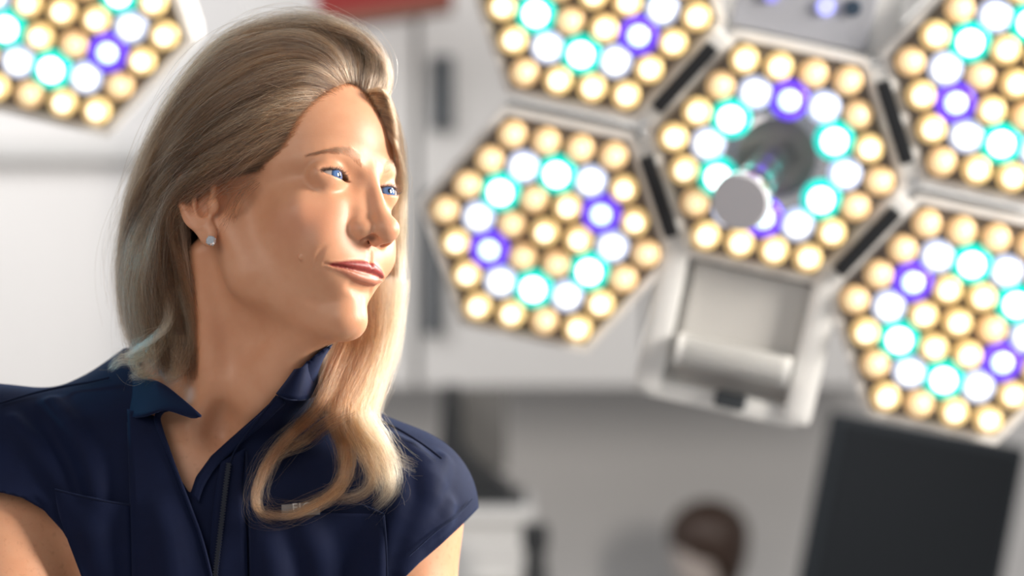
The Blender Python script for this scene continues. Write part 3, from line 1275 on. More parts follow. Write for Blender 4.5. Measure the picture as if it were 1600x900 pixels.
def lock_hair(guide, n, rad, wave=1.5, frizz=.7, tone=.6, tone_var=.15, fly=.05, cut=.3, root_dark=0.):
    """one tress: strands around a guide, rad = radius along its length"""
    g = catmull(guide, KP)
    s = np.linspace(0, 1, KP)
    r = np.interp(s, np.linspace(0, 1, len(rad)), rad)
    T = np.gradient(g, axis=0)
    T /= np.linalg.norm(T, axis=1)[:, None]
    A = np.cross(T, [0, 1., 0])
    A /= np.linalg.norm(A, axis=1)[:, None] + 1e-9
    B = np.cross(T, A)
    ang = rng.uniform(0, 6.28, n)
    rr = np.sqrt(rng.random(n))
    ca, sa = np.cos(ang) * rr, np.sin(ang) * rr * .6
    P = g[None] + (ca[:, None] * r)[..., None] * A + (sa[:, None] * r)[..., None] * B
    P = P + smooth_noise(n, KP, frizz, 1.8) * np.clip(s * 3, .2, 1)[None, :, None]
    nc = max(4, n // 28)
    cw = smooth_noise(nc, KP, wave, 1.0)
    cl = rng.integers(0, nc, n)
    P = P + cw[cl]
    f = rng.random(n) < fly
    P[f] += smooth_noise(f.sum(), KP, 6.0, .9) * (s ** 1.5)[None, :, None] * 1.6
    ct = rng.normal(0, tone_var, nc)
    tn = np.clip(tone + ct[cl] + rng.normal(0, .1, n) , 0, 1)
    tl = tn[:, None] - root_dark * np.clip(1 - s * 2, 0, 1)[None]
    return resample_len(P, 1 - cut * rng.random(n) ** 2), np.clip(tl, 0, 1)


RAD = np.interp(np.linspace(0, 1, KP), [0, .1, .7, 1], [.05, .075, .065, .03])
A = [
    G((400, 268, 1), (372, 272, 5), (340, 276, 10), (311, 281, 15), (288, 298, 1768), (279, 340, 1780), (292, 395, 1788), (306, 450, 1792), (312, 510, 1796), (310, 560, 1798), (304, 592, 1800)),
    G((420, 248, 1), (388, 259, 5), (345, 268, 10), (305, 284, 15), (274, 314, 1774), (263, 370, 1782), (268, 440, 1787), (282, 510, 1794), (292, 580, 1800)),
    G((442, 222, 1), (405, 241, 6), (350, 262, 12), (300, 289, 15), (264, 334, 1781), (251, 395, 1786), (247, 450, 1790), (258, 520, 1797), (268, 585, 1804)),
    G((458, 198, 1), (416, 217, 7), (356, 254, 13), (300, 296, 15), (260, 344, 1786), (239, 400, 1792), (231, 460, 1797), (240, 525, 1803), (250, 582, 1808)),
    G((470, 178, 1), (426, 191, 8), (362, 230, 14), (302, 278, 16), (256, 332, 16), (227, 396, 1803), (217, 455, 1808), (222, 515, 1812), (235, 562, 1814)),
    G((488, 160, 1), (442, 167, 10), (376, 200, 15), (309, 250, 17), (253, 314, 18), (218, 386, 1818), (206, 450, 1822), (212, 510, 1824), (225, 556, 1824)),
]
Bg = [
    A[-1],
    G((510, 143, 1), (466, 139, 13), (402, 163, 17), (331, 211, 18), (266, 278, 18), (220, 356, 18), (200, 432, 1835), (203, 497, 1838), (215, 546, 1838)),
    G((530, 134, 1), (490, 108, 15), (430, 116, 19), (355, 160, 19), (285, 226, 19), (230, 308, 18), (199, 395, 1848), (197, 460, 1850), (207, 521, 1850)),
    G((543, 130, 1), (515, 88, 14), (455, 67, 17), (379, 90, 18), (306, 148, 17), (247, 232, 17), (208, 330, 16), (198, 410, 1862), (203, 482, 1864)),
    G((552, 132, 1), (537, 80, 14), (487, 50, 16), (412, 55, 17), (341, 92, 17), (278, 168, 17), (225, 280, 16), (202, 370, 1880), (200, 445, 1880)),
]
Cg = [
    Bg[-1],
    G((563, 138, 1), (562, 85, 12), (525, 47, 15), (465, 38, 16), (390, 52, 16), (320, 100, 1900), (260, 190, 1905), (215, 300, 1905), (196, 400, 1900)),
    G((572, 148, 1), (580, 96, 12), (552, 56, 15), (500, 40, 15), (440, 42, 1900), (380, 70, 1930), (320, 150, 1935), (270, 280, 1930), (240, 400, 1920)),
    G((583, 162, 1), (597, 115, 11), (580, 75, 14), (535, 52, 15), (480, 50, 1920), (430, 80, 1950), (370, 170, 1960), (320, 290, 1950), (300, 420, 1935)),
    G((593, 180, 1), (608, 138, 9), (602, 95, 13), (565, 64, 1880), (520, 62, 1930), (470, 110, 1965), (420, 200, 1970), (390, 310, 1960), (370, 430, 1940)),
]
Dg = [
    G((606, 212, 1), (614, 218, 3), (620, 244, 6), (623, 300, 1852), (623, 350, 1862), (623, 400, 1868), (622, 460, 1864), (613, 530, 1850), (600, 590, 1828), (582, 640, 1802)),
    G((598, 190, 1), (611, 192, 4), (619, 216, 7), (621, 270, 1858), (620, 330, 1870), (617, 400, 1874), (612, 470, 1862), (600, 540, 1842), (576, 605, 1810), (556, 650, 1784)),
    G((588, 170, 1), (604, 170, 5), (616, 192, 8), (619, 255, 1868), (612, 330, 1890), (600, 410, 1888), (588, 480, 1868), (568, 550, 1836), (546, 610, 1800), (532, 650, 1776)),
    G((578, 153, 1), (597, 150, 7), (613, 174, 10), (616, 245, 1885), (600, 350, 1905), (575, 430, 1890), (558, 500, 1864), (536, 565, 1826), (518, 615, 1792), (512, 648, 1772)),
    G((568, 142, 1), (588, 134, 9), (608, 158, 12), (611, 240, 1905), (580, 350, 1925), (552, 430, 1905), (535, 500, 1882), (514, 558, 1850), (504, 604, 1806), (504, 645, 1776)),
]
hair_cols = []
hair = None
P, T = [], []
for p_, t_ in (
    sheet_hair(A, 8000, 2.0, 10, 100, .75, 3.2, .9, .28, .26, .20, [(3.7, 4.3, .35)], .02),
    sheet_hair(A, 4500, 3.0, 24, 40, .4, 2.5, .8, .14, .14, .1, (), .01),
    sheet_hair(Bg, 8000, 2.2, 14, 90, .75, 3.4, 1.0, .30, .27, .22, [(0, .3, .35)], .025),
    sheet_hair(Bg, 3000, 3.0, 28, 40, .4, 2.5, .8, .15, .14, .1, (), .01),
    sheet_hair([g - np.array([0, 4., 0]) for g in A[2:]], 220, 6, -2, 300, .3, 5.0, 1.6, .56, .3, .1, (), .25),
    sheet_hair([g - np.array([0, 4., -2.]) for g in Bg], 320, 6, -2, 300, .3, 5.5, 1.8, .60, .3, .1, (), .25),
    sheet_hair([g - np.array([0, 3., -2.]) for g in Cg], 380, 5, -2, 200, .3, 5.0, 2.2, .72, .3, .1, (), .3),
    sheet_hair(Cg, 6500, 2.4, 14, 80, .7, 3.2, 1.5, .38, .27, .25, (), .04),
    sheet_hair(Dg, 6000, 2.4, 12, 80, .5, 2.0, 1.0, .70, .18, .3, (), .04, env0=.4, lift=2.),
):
    P.append(p_)
    T.append(t_)
c_ = 'c'
LOCKS = [
    (G((560, 430, 1865), (545, 520, 1845), (520, 590, 1796), (500, 635, 1768), (462, 672, (c_, 11)), (430, 704, (c_, 11)), (408, 745, (c_, 11)), (399, 783, (c_, 12)), (410, 806, (c_, 12)), (434, 812, (c_, 12))),
     440, [16, 13, 8, 7, 8, 5.5, 3.4, 2.6, 2.2, 1.5], .24),
    (G((548, 640, 1772), (512, 660, 1766), (478, 690, (c_, 9)), (448, 705, (c_, 8)), (425, 722, (c_, 8)), (404, 760, (c_, 8))), 160, [5, 6, 6, 5, 4, 2], .30),
    (G((575, 440, 1865), (565, 530, 1840), (540, 600, 1796), (526, 650, 1768), (538, 695, (c_, 14)), (541, 735, (c_, 14)), (524, 768, (c_, 14)), (488, 790, (c_, 14)), (450, 806, (c_, 14)), (412, 800, (c_, 13))),
     560, [16, 13, 9, 7, 8, 8, 6, 4, 2.4, 1.2], .30),
    (G((590, 440, 1865), (585, 530, 1840), (560, 600, 1800), (545, 650, 1772), (567, 700, (c_, 14)), (582, 738, (c_, 14)), (574, 766, (c_, 14)), (548, 778, (c_, 12)), (516, 778, (c_, 10))),
     430, [16, 13, 9, 7, 9, 7.5, 5.5, 4, 2.5], .42),
    (G((605, 440, 1865), (600, 530, 1845), (580, 605, 1806), (566, 650, 1778), (594, 695, (c_, 14)), (612, 735, (c_, 13)), (612, 768, (c_, 12)), (588, 794, (c_, 10))),
     520, [16, 13, 10, 8, 10, 8, 6, 3], .55),
    (G((615, 440, 1868), (611, 530, 1850), (596, 605, 1815), (585, 655, 1790), (606, 700, (c_, 12)), (630, 722, (c_, 10)), (646, 728, (c_, 8))), 260, [12, 10, 8, 6, 5, 4, 4], .8),
    (G((540, 640, 1770), (565, 680, (c_, 16)), (585, 720, (c_, 16)), (596, 750, (c_, 14)), (600, 775, (c_, 12))), 320, [6, 8, 9, 9, 7], .7),
    (G((262, 500, 1796), (245, 540, 1800), (215, 558, 1800), (190, 560, 1800), (172, 575, 1800)), 160, [8, 7, 5, 4, 3], .75),
    (G((268, 450, 1788), (262, 500, 1790), (240, 530, 1792), (215, 545, 1795), (195, 555, 1795)), 120, [5, 4, 2, 1.5, 1], .85),
    (G((228, 520, 1812), (214, 550, 1805), (212, 575, 1800), (228, 590, 1796), (252, 590, 1794)), 120, [6, 5, 4, 3, 2], .6),
    (G((240, 530, 1800), (236, 560, 1798), (225, 580, 1796), (205, 590, 1796)), 120, [8, 7, 5, 3], .6),
    (G((285, 520, 1795), (285, 560, 1796), (275, 585, 1796), (255, 592, 1794)), 260, [9, 8, 6, 3], .5),
    (G((385, 292, 2), (368, 322, 3), (352, 350, 5), (338, 368, 9), (318, 376, 12)), 14, [3, 4, 5, 6, 7], .35),
    (G((400, 280, 2), (372, 312, 2), (356, 345, 3), (348, 372, 5)), 26, [4, 4, 5, 5], .30),
    (G((395, 270, 2), (360, 292, 6), (332, 304, 10), (318, 322, 12)), 22, [5, 7, 8, 9], .35),
]
P2, T2 = [], []
for k_, (g, n, r, tn) in enumerate(LOCKS):
    front = k_ < 7
    p_, t_ = lock_hair(g, n, r, 2.2 if front else 1.6, 1.0, tn, .22, .14 if front else .07)
    (P2 if front else P).append(p_)
    (T2 if front else T).append(t_)
# baby hairs along the hairline
hl = catmull([(x, y, 0) for x, y in [(404, 268), (424, 246), (446, 222), (462, 196), (474, 176), (492, 159), (515, 143), (540, 131), (560, 136), (580, 158), (594, 180)]], 120)[:, :2]
hp, _ = trace(skull, hl[:, 0], hl[:, 1], off=.5)
fl = np.array([catmull_idx(np.array([catmull(g, KP) for g in A + Bg[1:] + Cg[1:4]]), np.array([v]))[0] for v in np.linspace(0, 12, 120)])
n = 2200
ii = rng.integers(0, 120, n)
dirs = fl[ii, 3] - fl[ii, 0]
dirs /= np.linalg.norm(dirs, axis=1)[:, None]
start = hp[ii] - dirs * rng.uniform(-5, 4, n)[:, None] + rng.normal(0, 1.2, (n, 3))
ln = rng.uniform(12, 42, n)
s = np.linspace(0, 1, KP)
bp_ = start[:, None] + dirs[:, None] * (s[None] * ln[:, None])[..., None] + smooth_noise(n, KP, 1.5, .6) * s[None, :, None]
Q = bp_.reshape(-1, 3)
d = body_sdf(Q.astype(np.float32))
gr = np.stack([body_sdf((Q + np.eye(3)[a] * .5).astype(np.float32)) - d for a in range(3)], -1) / .5
want = np.tile(.2 + 5 * s ** 1.5, n)
Q = Q - ((d - want) * np.clip(1.2 - np.tile(s, n) * 1.6, 0, 1))[:, None] * gr * .8
P.append(Q.reshape(n, KP, 3))
T.append(np.clip(np.full((n, KP), .38) + rng.normal(0, .12, (n, 1)), 0, 1))
P = np.concatenate(P)
T = np.concatenate(T)
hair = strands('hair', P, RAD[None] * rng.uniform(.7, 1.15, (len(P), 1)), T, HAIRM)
FRONTM = hair_material('warm_blonde_hair', (.075, .026, .010), (.28, .125, .052), (.78, .56, .32))
P2, T2 = np.concatenate(P2), np.concatenate(T2)
tress = strands('front_tress', P2, RAD[None] * rng.uniform(.7, 1.1, (len(P2), 1)), T2, FRONTM, hair)
tress['label'] = 'curled warm blonde tress over the chest'
hair['label'] = 'shoulder-length blonde hair swept back from the forehead'

# the hair mass close to the scalp
ZL = [-70, -40, -22, 0, 20, 40, 60, 78, 90, 140]
YL = [-122, -118, -112, -86, -64, -52, -44, -38, -32, -20]
UNDER = [catmull(g, 14) for g in (A[1], A[3], A[5], Bg[2], Bg[4], Cg[1])]


def cap_sdf(p):
    p = p.astype(np.float32)
    q = w2h(p)
    yl = np.interp(q[:, 2], ZL, YL)
    d = skull(p) - np.clip((yl - q[:, 1]) * .35, -6, 7)
    d = np.maximum(d, (q[:, 1] - yl) * .7)
    d = np.maximum(d, -(q[:, 2] + 75))
    d = np.minimum(d, tube(p, [W(305, 390, 1838), W(290, 470, 1842), W(275, 555, 1848)], [20, 22, 16]))
    for g in UNDER:
        c = g[5:].mean(0)
        d = local(d, p, c, np.linalg.norm(g[5:] - c, axis=1).max() + 40,
                  lambda d, s: smin(d, tube(s, g[5:-2] + np.array([0, 20, 0]), np.linspace(8, 5, len(g[5:-2]))), 12))
    return d


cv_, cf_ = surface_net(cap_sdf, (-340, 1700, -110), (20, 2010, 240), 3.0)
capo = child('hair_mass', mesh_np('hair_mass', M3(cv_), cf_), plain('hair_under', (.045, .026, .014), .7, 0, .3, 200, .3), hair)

# ------------------------------------------------------------------ the room
def box_bm(bm, c, s, rot=None, bevel=0., seg=2):
    """add a (bevelled) box of centre c and size s"""
    t = bmesh.new()
    bmesh.ops.create_cube(t, size=1, matrix=Matrix.Diagonal((s[0], s[1], s[2], 1)))
    if bevel:
        bmesh.ops.bevel(t, geom=t.edges[:], offset=bevel, segments=seg, affect='EDGES', profile=.7)
    mtx = Matrix.Translation(Vector(c)) @ (rot.to_4x4() if rot is not None else Matrix.Identity(4))
    bmesh.ops.transform(t, matrix=mtx, verts=t.verts)
    me = bpy.data.meshes.new('tmp')
    t.to_mesh(me)
    t.free()
    bm.from_mesh(me)
    bpy.data.meshes.remove(me)


def done(name, bm, m, parent=None, smooth=False):
    me = bpy.data.meshes.new(name)
    bm.to_mesh(me)
    bm.free()
    if smooth:
        for p in me.polygons: p.use_smooth = True
    o = bpy.data.objects.new(name, me)
    COL.objects.link(o)
    for mm in (m if isinstance(m, (list, tuple)) else [m]): me.materials.append(mm)
    if parent is not None: o.parent = parent
    return o


def box(name, c, s, m, parent=None, rot=None, bevel=.004):
    bm = bmesh.new()
    box_bm(bm, c, s, rot, bevel)
    return done(name, bm, m, parent)


def empty(name, loc, rot=None):
    o = bpy.data.objects.new(name, None)
    COL.objects.link(o)
    o.location = loc
    if rot is not None: o.rotation_euler = rot.to_euler()
    return o


def Wm(px, py, Y):
    return Vector(M3(W(px, py, Y * 1000)))


def pxm(n, Y):
    return n / FPX * Y


WALL = plain('wall_paint', (.66, .64, .63), .75, 0, .03, 3.)
FLOORM = plain('floor_vinyl', (.42, .41, .40), .4, 0, .08, 6.)
CABM = plain('cabinet_laminate', (.50, .485, .475), .45, 0, .02, 4.)
DARKM = plain('dark_grey_plastic', (.035, .042, .05), .5, 0, .1, 20.)
BLACKM = plain('black_plastic', (.010, .011, .013), .4, 0, .1, 20.)
WHITEM = plain('white_enamel', (.76, .76, .75), .35, 0, .02, 12., coat=.2)
GREYM = plain('grey_panel', (.60, .59, .57), .5, 0, .03, 15.)
BEZEL = plain('pod_bezel', (.72, .71, .70), .45, 0, .04, 20.)

YW = 6.2
tag(box('wall_back', (0.3, YW + .1, 1.6), (9.0, .2, 3.6), WALL, bevel=0), 'pale grey painted wall behind the lamps', kind='structure')
tag(box('floor', (0.3, 3.0, -.05), (9.0, 6.6, .1), FLOORM, bevel=0), 'grey vinyl floor', kind='structure')

# wall cupboards with long dark grips, their underside shading the wall below
YC = 5.55
zb = Wm(800, 607, YC).z


def cupboard(x0, x1, label, grips):
    a, b_ = Wm(x0, 0, YC).x, Wm(x1, 0, YC).x
    r = empty('wall_cupboard', ((a + b_) / 2, YW, zb))
    h = 1.35
    box('carcass', (0, -(YW - YC) / 2 + .011, h / 2), (b_ - a - .004, YW - YC - .022, h), CABM, r)
    d = box('door', (0, -(YW - YC), h / 2), (b_ - a - .012, .02, h - .012), CABM, r, bevel=.003)
    for gx, gy0, gy1, w in grips:
        p0, p1 = Wm(gx, gy0, YC), Wm(gx, gy1, YC)
        box('grip', (p0.x - (a + b_) / 2, -(YW - YC) - .022, (p0.z + p1.z) / 2 - zb), (pxm(w, YC), .03, p0.z - p1.z), DARKM, d, bevel=.008)
    tag(r, label, 'cupboard', 'wall cupboards behind the lamps')


cupboard(380, 650, 'pale wall cupboard without a grip, partly behind the head of the woman', [])
cupboard(652, 1010, 'pale wall cupboard with long dark upright grips beside the head of the woman', [(692, 88, 205, 34), (679, 300, 522, 30)])
cupboard(1012, 1420, 'pale wall cupboard without a grip, behind the hexagonal lamp pods', [])

# ledge strip on the left wall, a shelf shadow put into its grey
tag(box('trim_1', (Wm(-60, 232, YW).x, YW - .03, Wm(0, 236, YW).z), (2.0, .06, pxm(34, YW)), plain('ledge_shade_grey', (.50, .49, .48), .5, 0, .03, 8.), bevel=.01), 'horizontal ledge strip across the pale wall, coloured grey for a shelf shadow', kind='structure')

# red box on top of the cupboard line
rr = empty('red_wall_box', Wm(600, 40, 5.3))
rot = Matrix.Rotation(math.radians(9), 3, 'Y').inverted()
rot = Matrix.Rotation(math.radians(-8.5), 3, 'Y')
c = Wm(598, -28, 5.3) - rr.location
box('panel', c, (pxm(212, 5.3), .1, pxm(96, 5.3)), plain('red_lacquer', (.16, .005, .004), .8, 0, .1, 5.), rr, rot, .01)
c2 = Wm(604, 24, 5.3) - rr.location
box('lower_edge', c2, (pxm(208, 5.3), .11, pxm(18, 5.3)), plain('brown_edge', (.13, .045, .025), .6, 0, .1, 9.), rr, rot, .004)
tag(rr, 'dark red box with a brown lower edge high on the wall', 'box')

# white cart with a black stand on it
yc = 4.9
CARTM = plain('cart_paint', (.50, .49, .48), .5, 0, .03, 10.)
cart = empty('white_cart', (Wm(770, 0, yc).x, yc, 0))
ztop = Wm(0, 782, yc).z
wc = pxm(118, yc)
box('body', (0, 0, ztop / 2 + .03), (wc, .4, ztop - .08), CARTM, cart, bevel=.012)
box('top', (0, 0, ztop - .012), (wc + .012, .42, .024), CARTM, cart, bevel=.006)
for k in range(3):
    d = box('drawer', (0, -.207, .2 + k * (ztop - .24) / 3 + (ztop - .3) / 6), (wc - .02, .014, (ztop - .3) / 3), CARTM, cart, bevel=.004)
    box('handle', (0, -.22, .2 + k * (ztop - .24) / 3 + (ztop - .3) / 6 + .06), (wc * .5, .016, .012), GREYM, d, bevel=.003)
for sx in (-1, 1):
    for sy in (-1, 1):
        bm = bmesh.new()
        bmesh.ops.create_cone(bm, cap_ends=True, segments=16, radius1=.03, radius2=.03, depth=.024, matrix=Matrix.Translation((sx * wc * .38, sy * .15, .03)) @ Matrix.Rotation(math.pi / 2, 4, 'Y'))
        done('caster', bm, BLACKM, cart)
tag(cart, 'white cart with a black stand on top, behind her shoulder', 'cart')

st = empty('black_stand', (Wm(745, 0, yc).x, yc, ztop))
bm = bmesh.new()
x0 = Wm(745, 0, yc).x
prof = [(680, 776), (806, 776), (800, 756), (752, 722), (724, 690), (716, 600), (694, 600), (688, 690)]
vs = [[bm.verts.new((Wm(x, y, yc).x - x0, dy, max(0.0, Wm(x, y, yc).z - ztop - .002))) for x, y in prof] for dy in (-.08, .08)]
n = len(prof)
bm.faces.new(vs[0])
bm.faces.new(vs[1][::-1])
for i in range(n):
    bm.faces.new((vs[0][i], vs[1][i], vs[1][(i + 1) % n], vs[0][(i + 1) % n]))
bmesh.ops.recalc_face_normals(bm, faces=bm.faces)
bmesh.ops.bevel(bm, geom=bm.edges[:], offset=.006, segments=2)
done('bracket', bm, BLACKM, st)
box('foot', (.02, 0, .008), (pxm(120, yc), .24, .016), BLACKM, st, bevel=.004)
box('dark_panel', (Wm(756, 0, yc).x - x0, .05, Wm(0, 672, yc).z - ztop), (pxm(70, yc), .02, pxm(130, yc)), plain('panel_dark_grey', (.10, .095, .09), .5, 0, .1, 10.), st, bevel=.004)  # plain dark grey panel beside the column
tag(st, 'black angled stand standing on the white cart', 'stand')

tp = empty('folded_tripod', (Wm(836, 0, 4.45).x, 4.45, 0))
apex = Vector((0, 0, Wm(0, 838, 4.45).z))
for k in range(3):
    a = k * 2.094 + .5
    f = Vector((.13 * math.cos(a), .13 * math.sin(a), .0))
    dv = apex - f
    bm = bmesh.new()
    bmesh.ops.create_cone(bm, cap_ends=True, segments=12, radius1=.012, radius2=.016, depth=dv.length, matrix=Matrix.Translation((apex + f) / 2) @ dv.to_track_quat('Z', 'Y').to_matrix().to_4x4())
    done('leg', bm, BLACKM, tp)
box('head', apex, (.05, .05, .05), BLACKM, tp, bevel=.01)
tag(tp, 'black tripod on the floor beside the white cart', 'tripod')

# monitor
ym = 4.3
mo = empty('monitor', (Wm(1425, 0, ym).x, ym + .1, 0))
rot = Matrix.Rotation(math.radians(11), 3, 'Y') @ Matrix.Rotation(math.radians(10), 3, 'Z')
c = Wm(1420, 832, ym) - Vector(mo.location)
wm, hm = pxm(318, ym), pxm(330, ym)
box('casing', c, (wm, .05, hm), plain('monitor_casing', (.02, .024, .029), .6, 0, .1, 15.), mo, rot, .012).data.materials[0].node_tree.nodes['Principled BSDF'].inputs['Specular IOR Level'].default_value = .1
box('screen', c + rot @ Vector((0, -.027, 0)), (wm - .03, .006, hm - .03), plain('dark_screen', (.010, .012, .015), .6, 0, .05, 4.), mo, rot, .002).data.materials[0].node_tree.nodes['Principled BSDF'].inputs['Specular IOR Level'].default_value = .1
zc_ = (Wm(0, 832, ym)).z
box('post', (0, .03, (zc_ - .1) / 2), (.06, .04, zc_ - .1), DARKM, mo, bevel=.01)
bm = bmesh.new()
bmesh.ops.create_cone(bm, cap_ends=True, segments=32, radius1=.26, radius2=.22, depth=.04, matrix=Matrix.Translation((0, .03, .02)))
done('base', bm, DARKM, mo)
tag(mo, 'large dark monitor tilted below the hexagonal lamp', 'monitor')

# distant figure
yp = 5.8
pr = empty('person', (Wm(1120, 0, yp).x, yp, 0))
hc = Wm(1096, 872, yp) - Vector(pr.location)
bm = bmesh.new()
sk = [Vector((.06, .03, .34)), Vector((.055, .03, .48)), hc + Vector((.045, .03, -.30)), hc + Vector((.035, .03, -.17)), hc + Vector((.01, .01, -.07)), hc + Vector((-.005, 0, .02)), hc + Vector((-.005, .01, .075))]
sr = [.15, .14, .13, .06, .06, .085, .06]
vv = [bm.verts.new(p) for p in sk]
for a, b_ in zip(vv[:-1], vv[1:]): bm.edges.new((a, b_))
extra = []
for sx in (-1, 1):
    sh = bm.verts.new(hc + Vector((.045 + sx * .17, .03, -.27)))
    el = bm.verts.new(hc + Vector((.045 + sx * .22, -.02, -.55)))
    wr = bm.verts.new(hc + Vector((.045 + sx * .12, -.22, -.66)))
    hd = bm.verts.new(hc + Vector((.045 + sx * .07, -.30, -.66)))
    kn = bm.verts.new(Vector((.06 + sx * .12, -.36, .38)))
    hip = bm.verts.new(Vector((.06 + sx * .09, .0, .33)))
    ft_ = bm.verts.new(Vector((.06 + sx * .12, -.36, .06)))
    toe = bm.verts.new(Vector((.06 + sx * .12, -.50, .045)))
    for a, b_ in ((vv[2], sh), (sh, el), (el, wr), (wr, hd), (vv[0], hip), (hip, kn), (kn, ft_), (ft_, toe)): bm.edges.new((a, b_))
    extra += [(sh, .07), (el, .05), (wr, .035), (hd, .04), (kn, .07), (hip, .095), (ft_, .045), (toe, .04)]
bm.verts.index_update()
rad = {v.index: r for v, r in list(zip(vv, sr)) + extra}
me = bpy.data.meshes.new('body')
bm.to_mesh(me)
bm.free()
po = bpy.data.objects.new('body', me)
COL.objects.link(po)
po.parent = pr
md = po.modifiers.new('skin', 'SKIN')
for i, sv_ in enumerate(me.skin_vertices[0].data):
    sv_.radius = (rad[i], rad[i])
    sv_.use_root = (i == 0)
po.modifiers.new('sub', 'SUBSURF').levels = 2
po.modifiers['sub'].render_levels = 2
m, nt, b = mat('figure')
sepn = nt.nodes.new('ShaderNodeSeparateXYZ')
tcn = nt.nodes.new('ShaderNodeTexCoord')
nt.links.new(tcn.outputs['Object'], sepn.inputs[0])
cr = nt.nodes.new('ShaderNodeMapRange')
cr.inputs['From Min'].default_value = hc.z - .16
cr.inputs['From Max'].default_value = hc.z - .14
nt.links.new(sepn.outputs['Z'], cr.inputs['Value'])
mx = nt.nodes.new('ShaderNodeMix')
mx.data_type = 'RGBA'
mx.inputs['A'].default_value = (.012, .012, .015, 1)
mx.inputs['B'].default_value = (.42, .36, .33, 1)
nt.links.new(cr.outputs['Result'], mx.inputs['Factor'])
nt.links.new(mx.outputs['Result'], b.inputs['Base Color'])
me.materials.append(m)
bm = bmesh.new()
bmesh.ops.create_icosphere(bm, subdivisions=3, radius=1)
for v in bm.verts:
    v.co = Vector((v.co.x * .098, v.co.y * .105, v.co.z * .085))
    if v.co.x > .02 or v.co.y > .03: v.co.z *= 1.0 if v.co.z > 0 else 2.0
bmesh.ops.translate(bm, vec=hc + Vector((.018, .012, .055)), verts=bm.verts)
done('hair', bm, plain('dark_brown_hair', (.035, .016, .009), .5, 0, .3, 60.), pr, True)
stl = empty('stool', (pr.location.x + .06, yp + .04, 0))
for nme, z, r0, r1, h in (('seat', .19, .19, .19, .05), ('column', .1, .025, .025, .15), ('base', .02, .22, .20, .04)):
    bm = bmesh.new()
    bmesh.ops.create_cone(bm, cap_ends=True, segments=24, radius1=r0, radius2=r1, depth=h, matrix=Matrix.Translation((0, 0, z)))
    done(nme, bm, BLACKM, stl)
tag(stl, 'black round stool under the distant seated figure', 'stool')
tag(pr, 'blurred distant figure with dark hair and black clothes beside the monitor', 'person')


# ------------------------------------------------------------------ surgical lamps
def emis(name, col, s, rough=.2):
    return plain(name, [min(c, .8) for c in col], rough, emit=col, strength=s)


WARM_RING = emis('led_warm_lens', (.92, .60, .27), .42)
WARM_RING_D = emis('led_warm_lens_dim', (.80, .54, .28), .33)
WARM_CORE = emis('led_warm_core', (1.0, .86, .62), 2.0)
WARM_CORE_D = emis('led_warm_core_dim', (.98, .74, .44), .80)
TEAL_RING = emis('led_teal_lens', (.0, .60, .50), .85)
TEAL_CORE = emis('led_teal_core', (.80, 1.0, .97), 4.0)
PURP_RING = emis('led_violet_lens', (.13, .05, .80), .8)
PURP_CORE = emis('led_violet_core', (.62, .85, 1.0), 1.5)
COOL_RING = emis('led_cool_lens', (.50, .58, .82), .62)
COOL_CORE = emis('led_cool_core', (.90, .95, 1.0), 1.25)
PLATE = plain('pod_plate', (.20, .19, .18), .35, .3, .1, 30.)


def led_mesh(name, R, rc, h, ring, core):
    """collimator lens: flared cup with a glowing front dome"""
    prof = [(R * .8, 0), (R, h * .35), (R * .98, h * .7), (rc + (R - rc) * .5, h * .86), (rc, h * .88)]
    dome = [(rc, h * .88), (rc * .9, h * .97), (rc * .6, h * 1.06), (0, h * 1.1)]
    bm = bmesh.new()
    seg = 20
    for pr_, mi in ((prof, 0), (dome, 1)):
        rings = []
        for r, z in pr_:
            rings.append([bm.verts.new((0, 0, z))] if r == 0 else [bm.verts.new((r * math.cos(6.2832 * k / seg), r * math.sin(6.2832 * k / seg), z)) for k in range(seg)])
        for a, b_ in zip(rings[:-1], rings[1:]):
            for k in range(seg):
                f = bm.faces.new((a[k], a[(k + 1) % seg], b_[0]) if len(b_) == 1 else (a[k], a[(k + 1) % seg], b_[(k + 1) % seg], b_[k]))
                f.material_index = mi
                f.smooth = True
    me = bpy.data.meshes.new(name)
    bm.to_mesh(me)
    bm.free()
    me.materials.append(ring)
    me.materials.append(core)
    return me


LED = {
    'w': led_mesh('warm_led', .0150, .0082, .024, WARM_RING, WARM_CORE),
    'd': led_mesh('warm_led_dim', .0150, .0085, .020, WARM_RING_D, WARM_CORE_D),
    'T': led_mesh('teal_led', .0210, .0125, .018, TEAL_RING, TEAL_CORE),
    'P': led_mesh('violet_led', .0210, .0108, .018, PURP_RING, PURP_CORE),
    'W': led_mesh('cool_led', .0176, .0120, .018, COOL_RING, COOL_CORE),
}
LED_NAME = {'w': 'warm_led', 'd': 'warm_led', 'T': 'teal_led', 'P': 'violet_led', 'W': 'cool_led'}


def hex_prism(R, h, z0, bevel, inset=None):
    bm = bmesh.new()
    lo = [bm.verts.new((R * math.cos(math.radians(60 * k)), R * math.sin(math.radians(60 * k)), z0)) for k in range(6)]
    hi = [bm.verts.new((R * math.cos(math.radians(60 * k)), R * math.sin(math.radians(60 * k)), z0 + h)) for k in range(6)]
    bm.faces.new(lo[::-1])
    top_ = bm.faces.new(hi)
    for k in range(6): bm.faces.new((lo[k], lo[(k + 1) % 6], hi[(k + 1) % 6], hi[k]))
    bmesh.ops.bevel(bm, geom=bm.edges[:], offset=bevel, segments=3)
    return bm


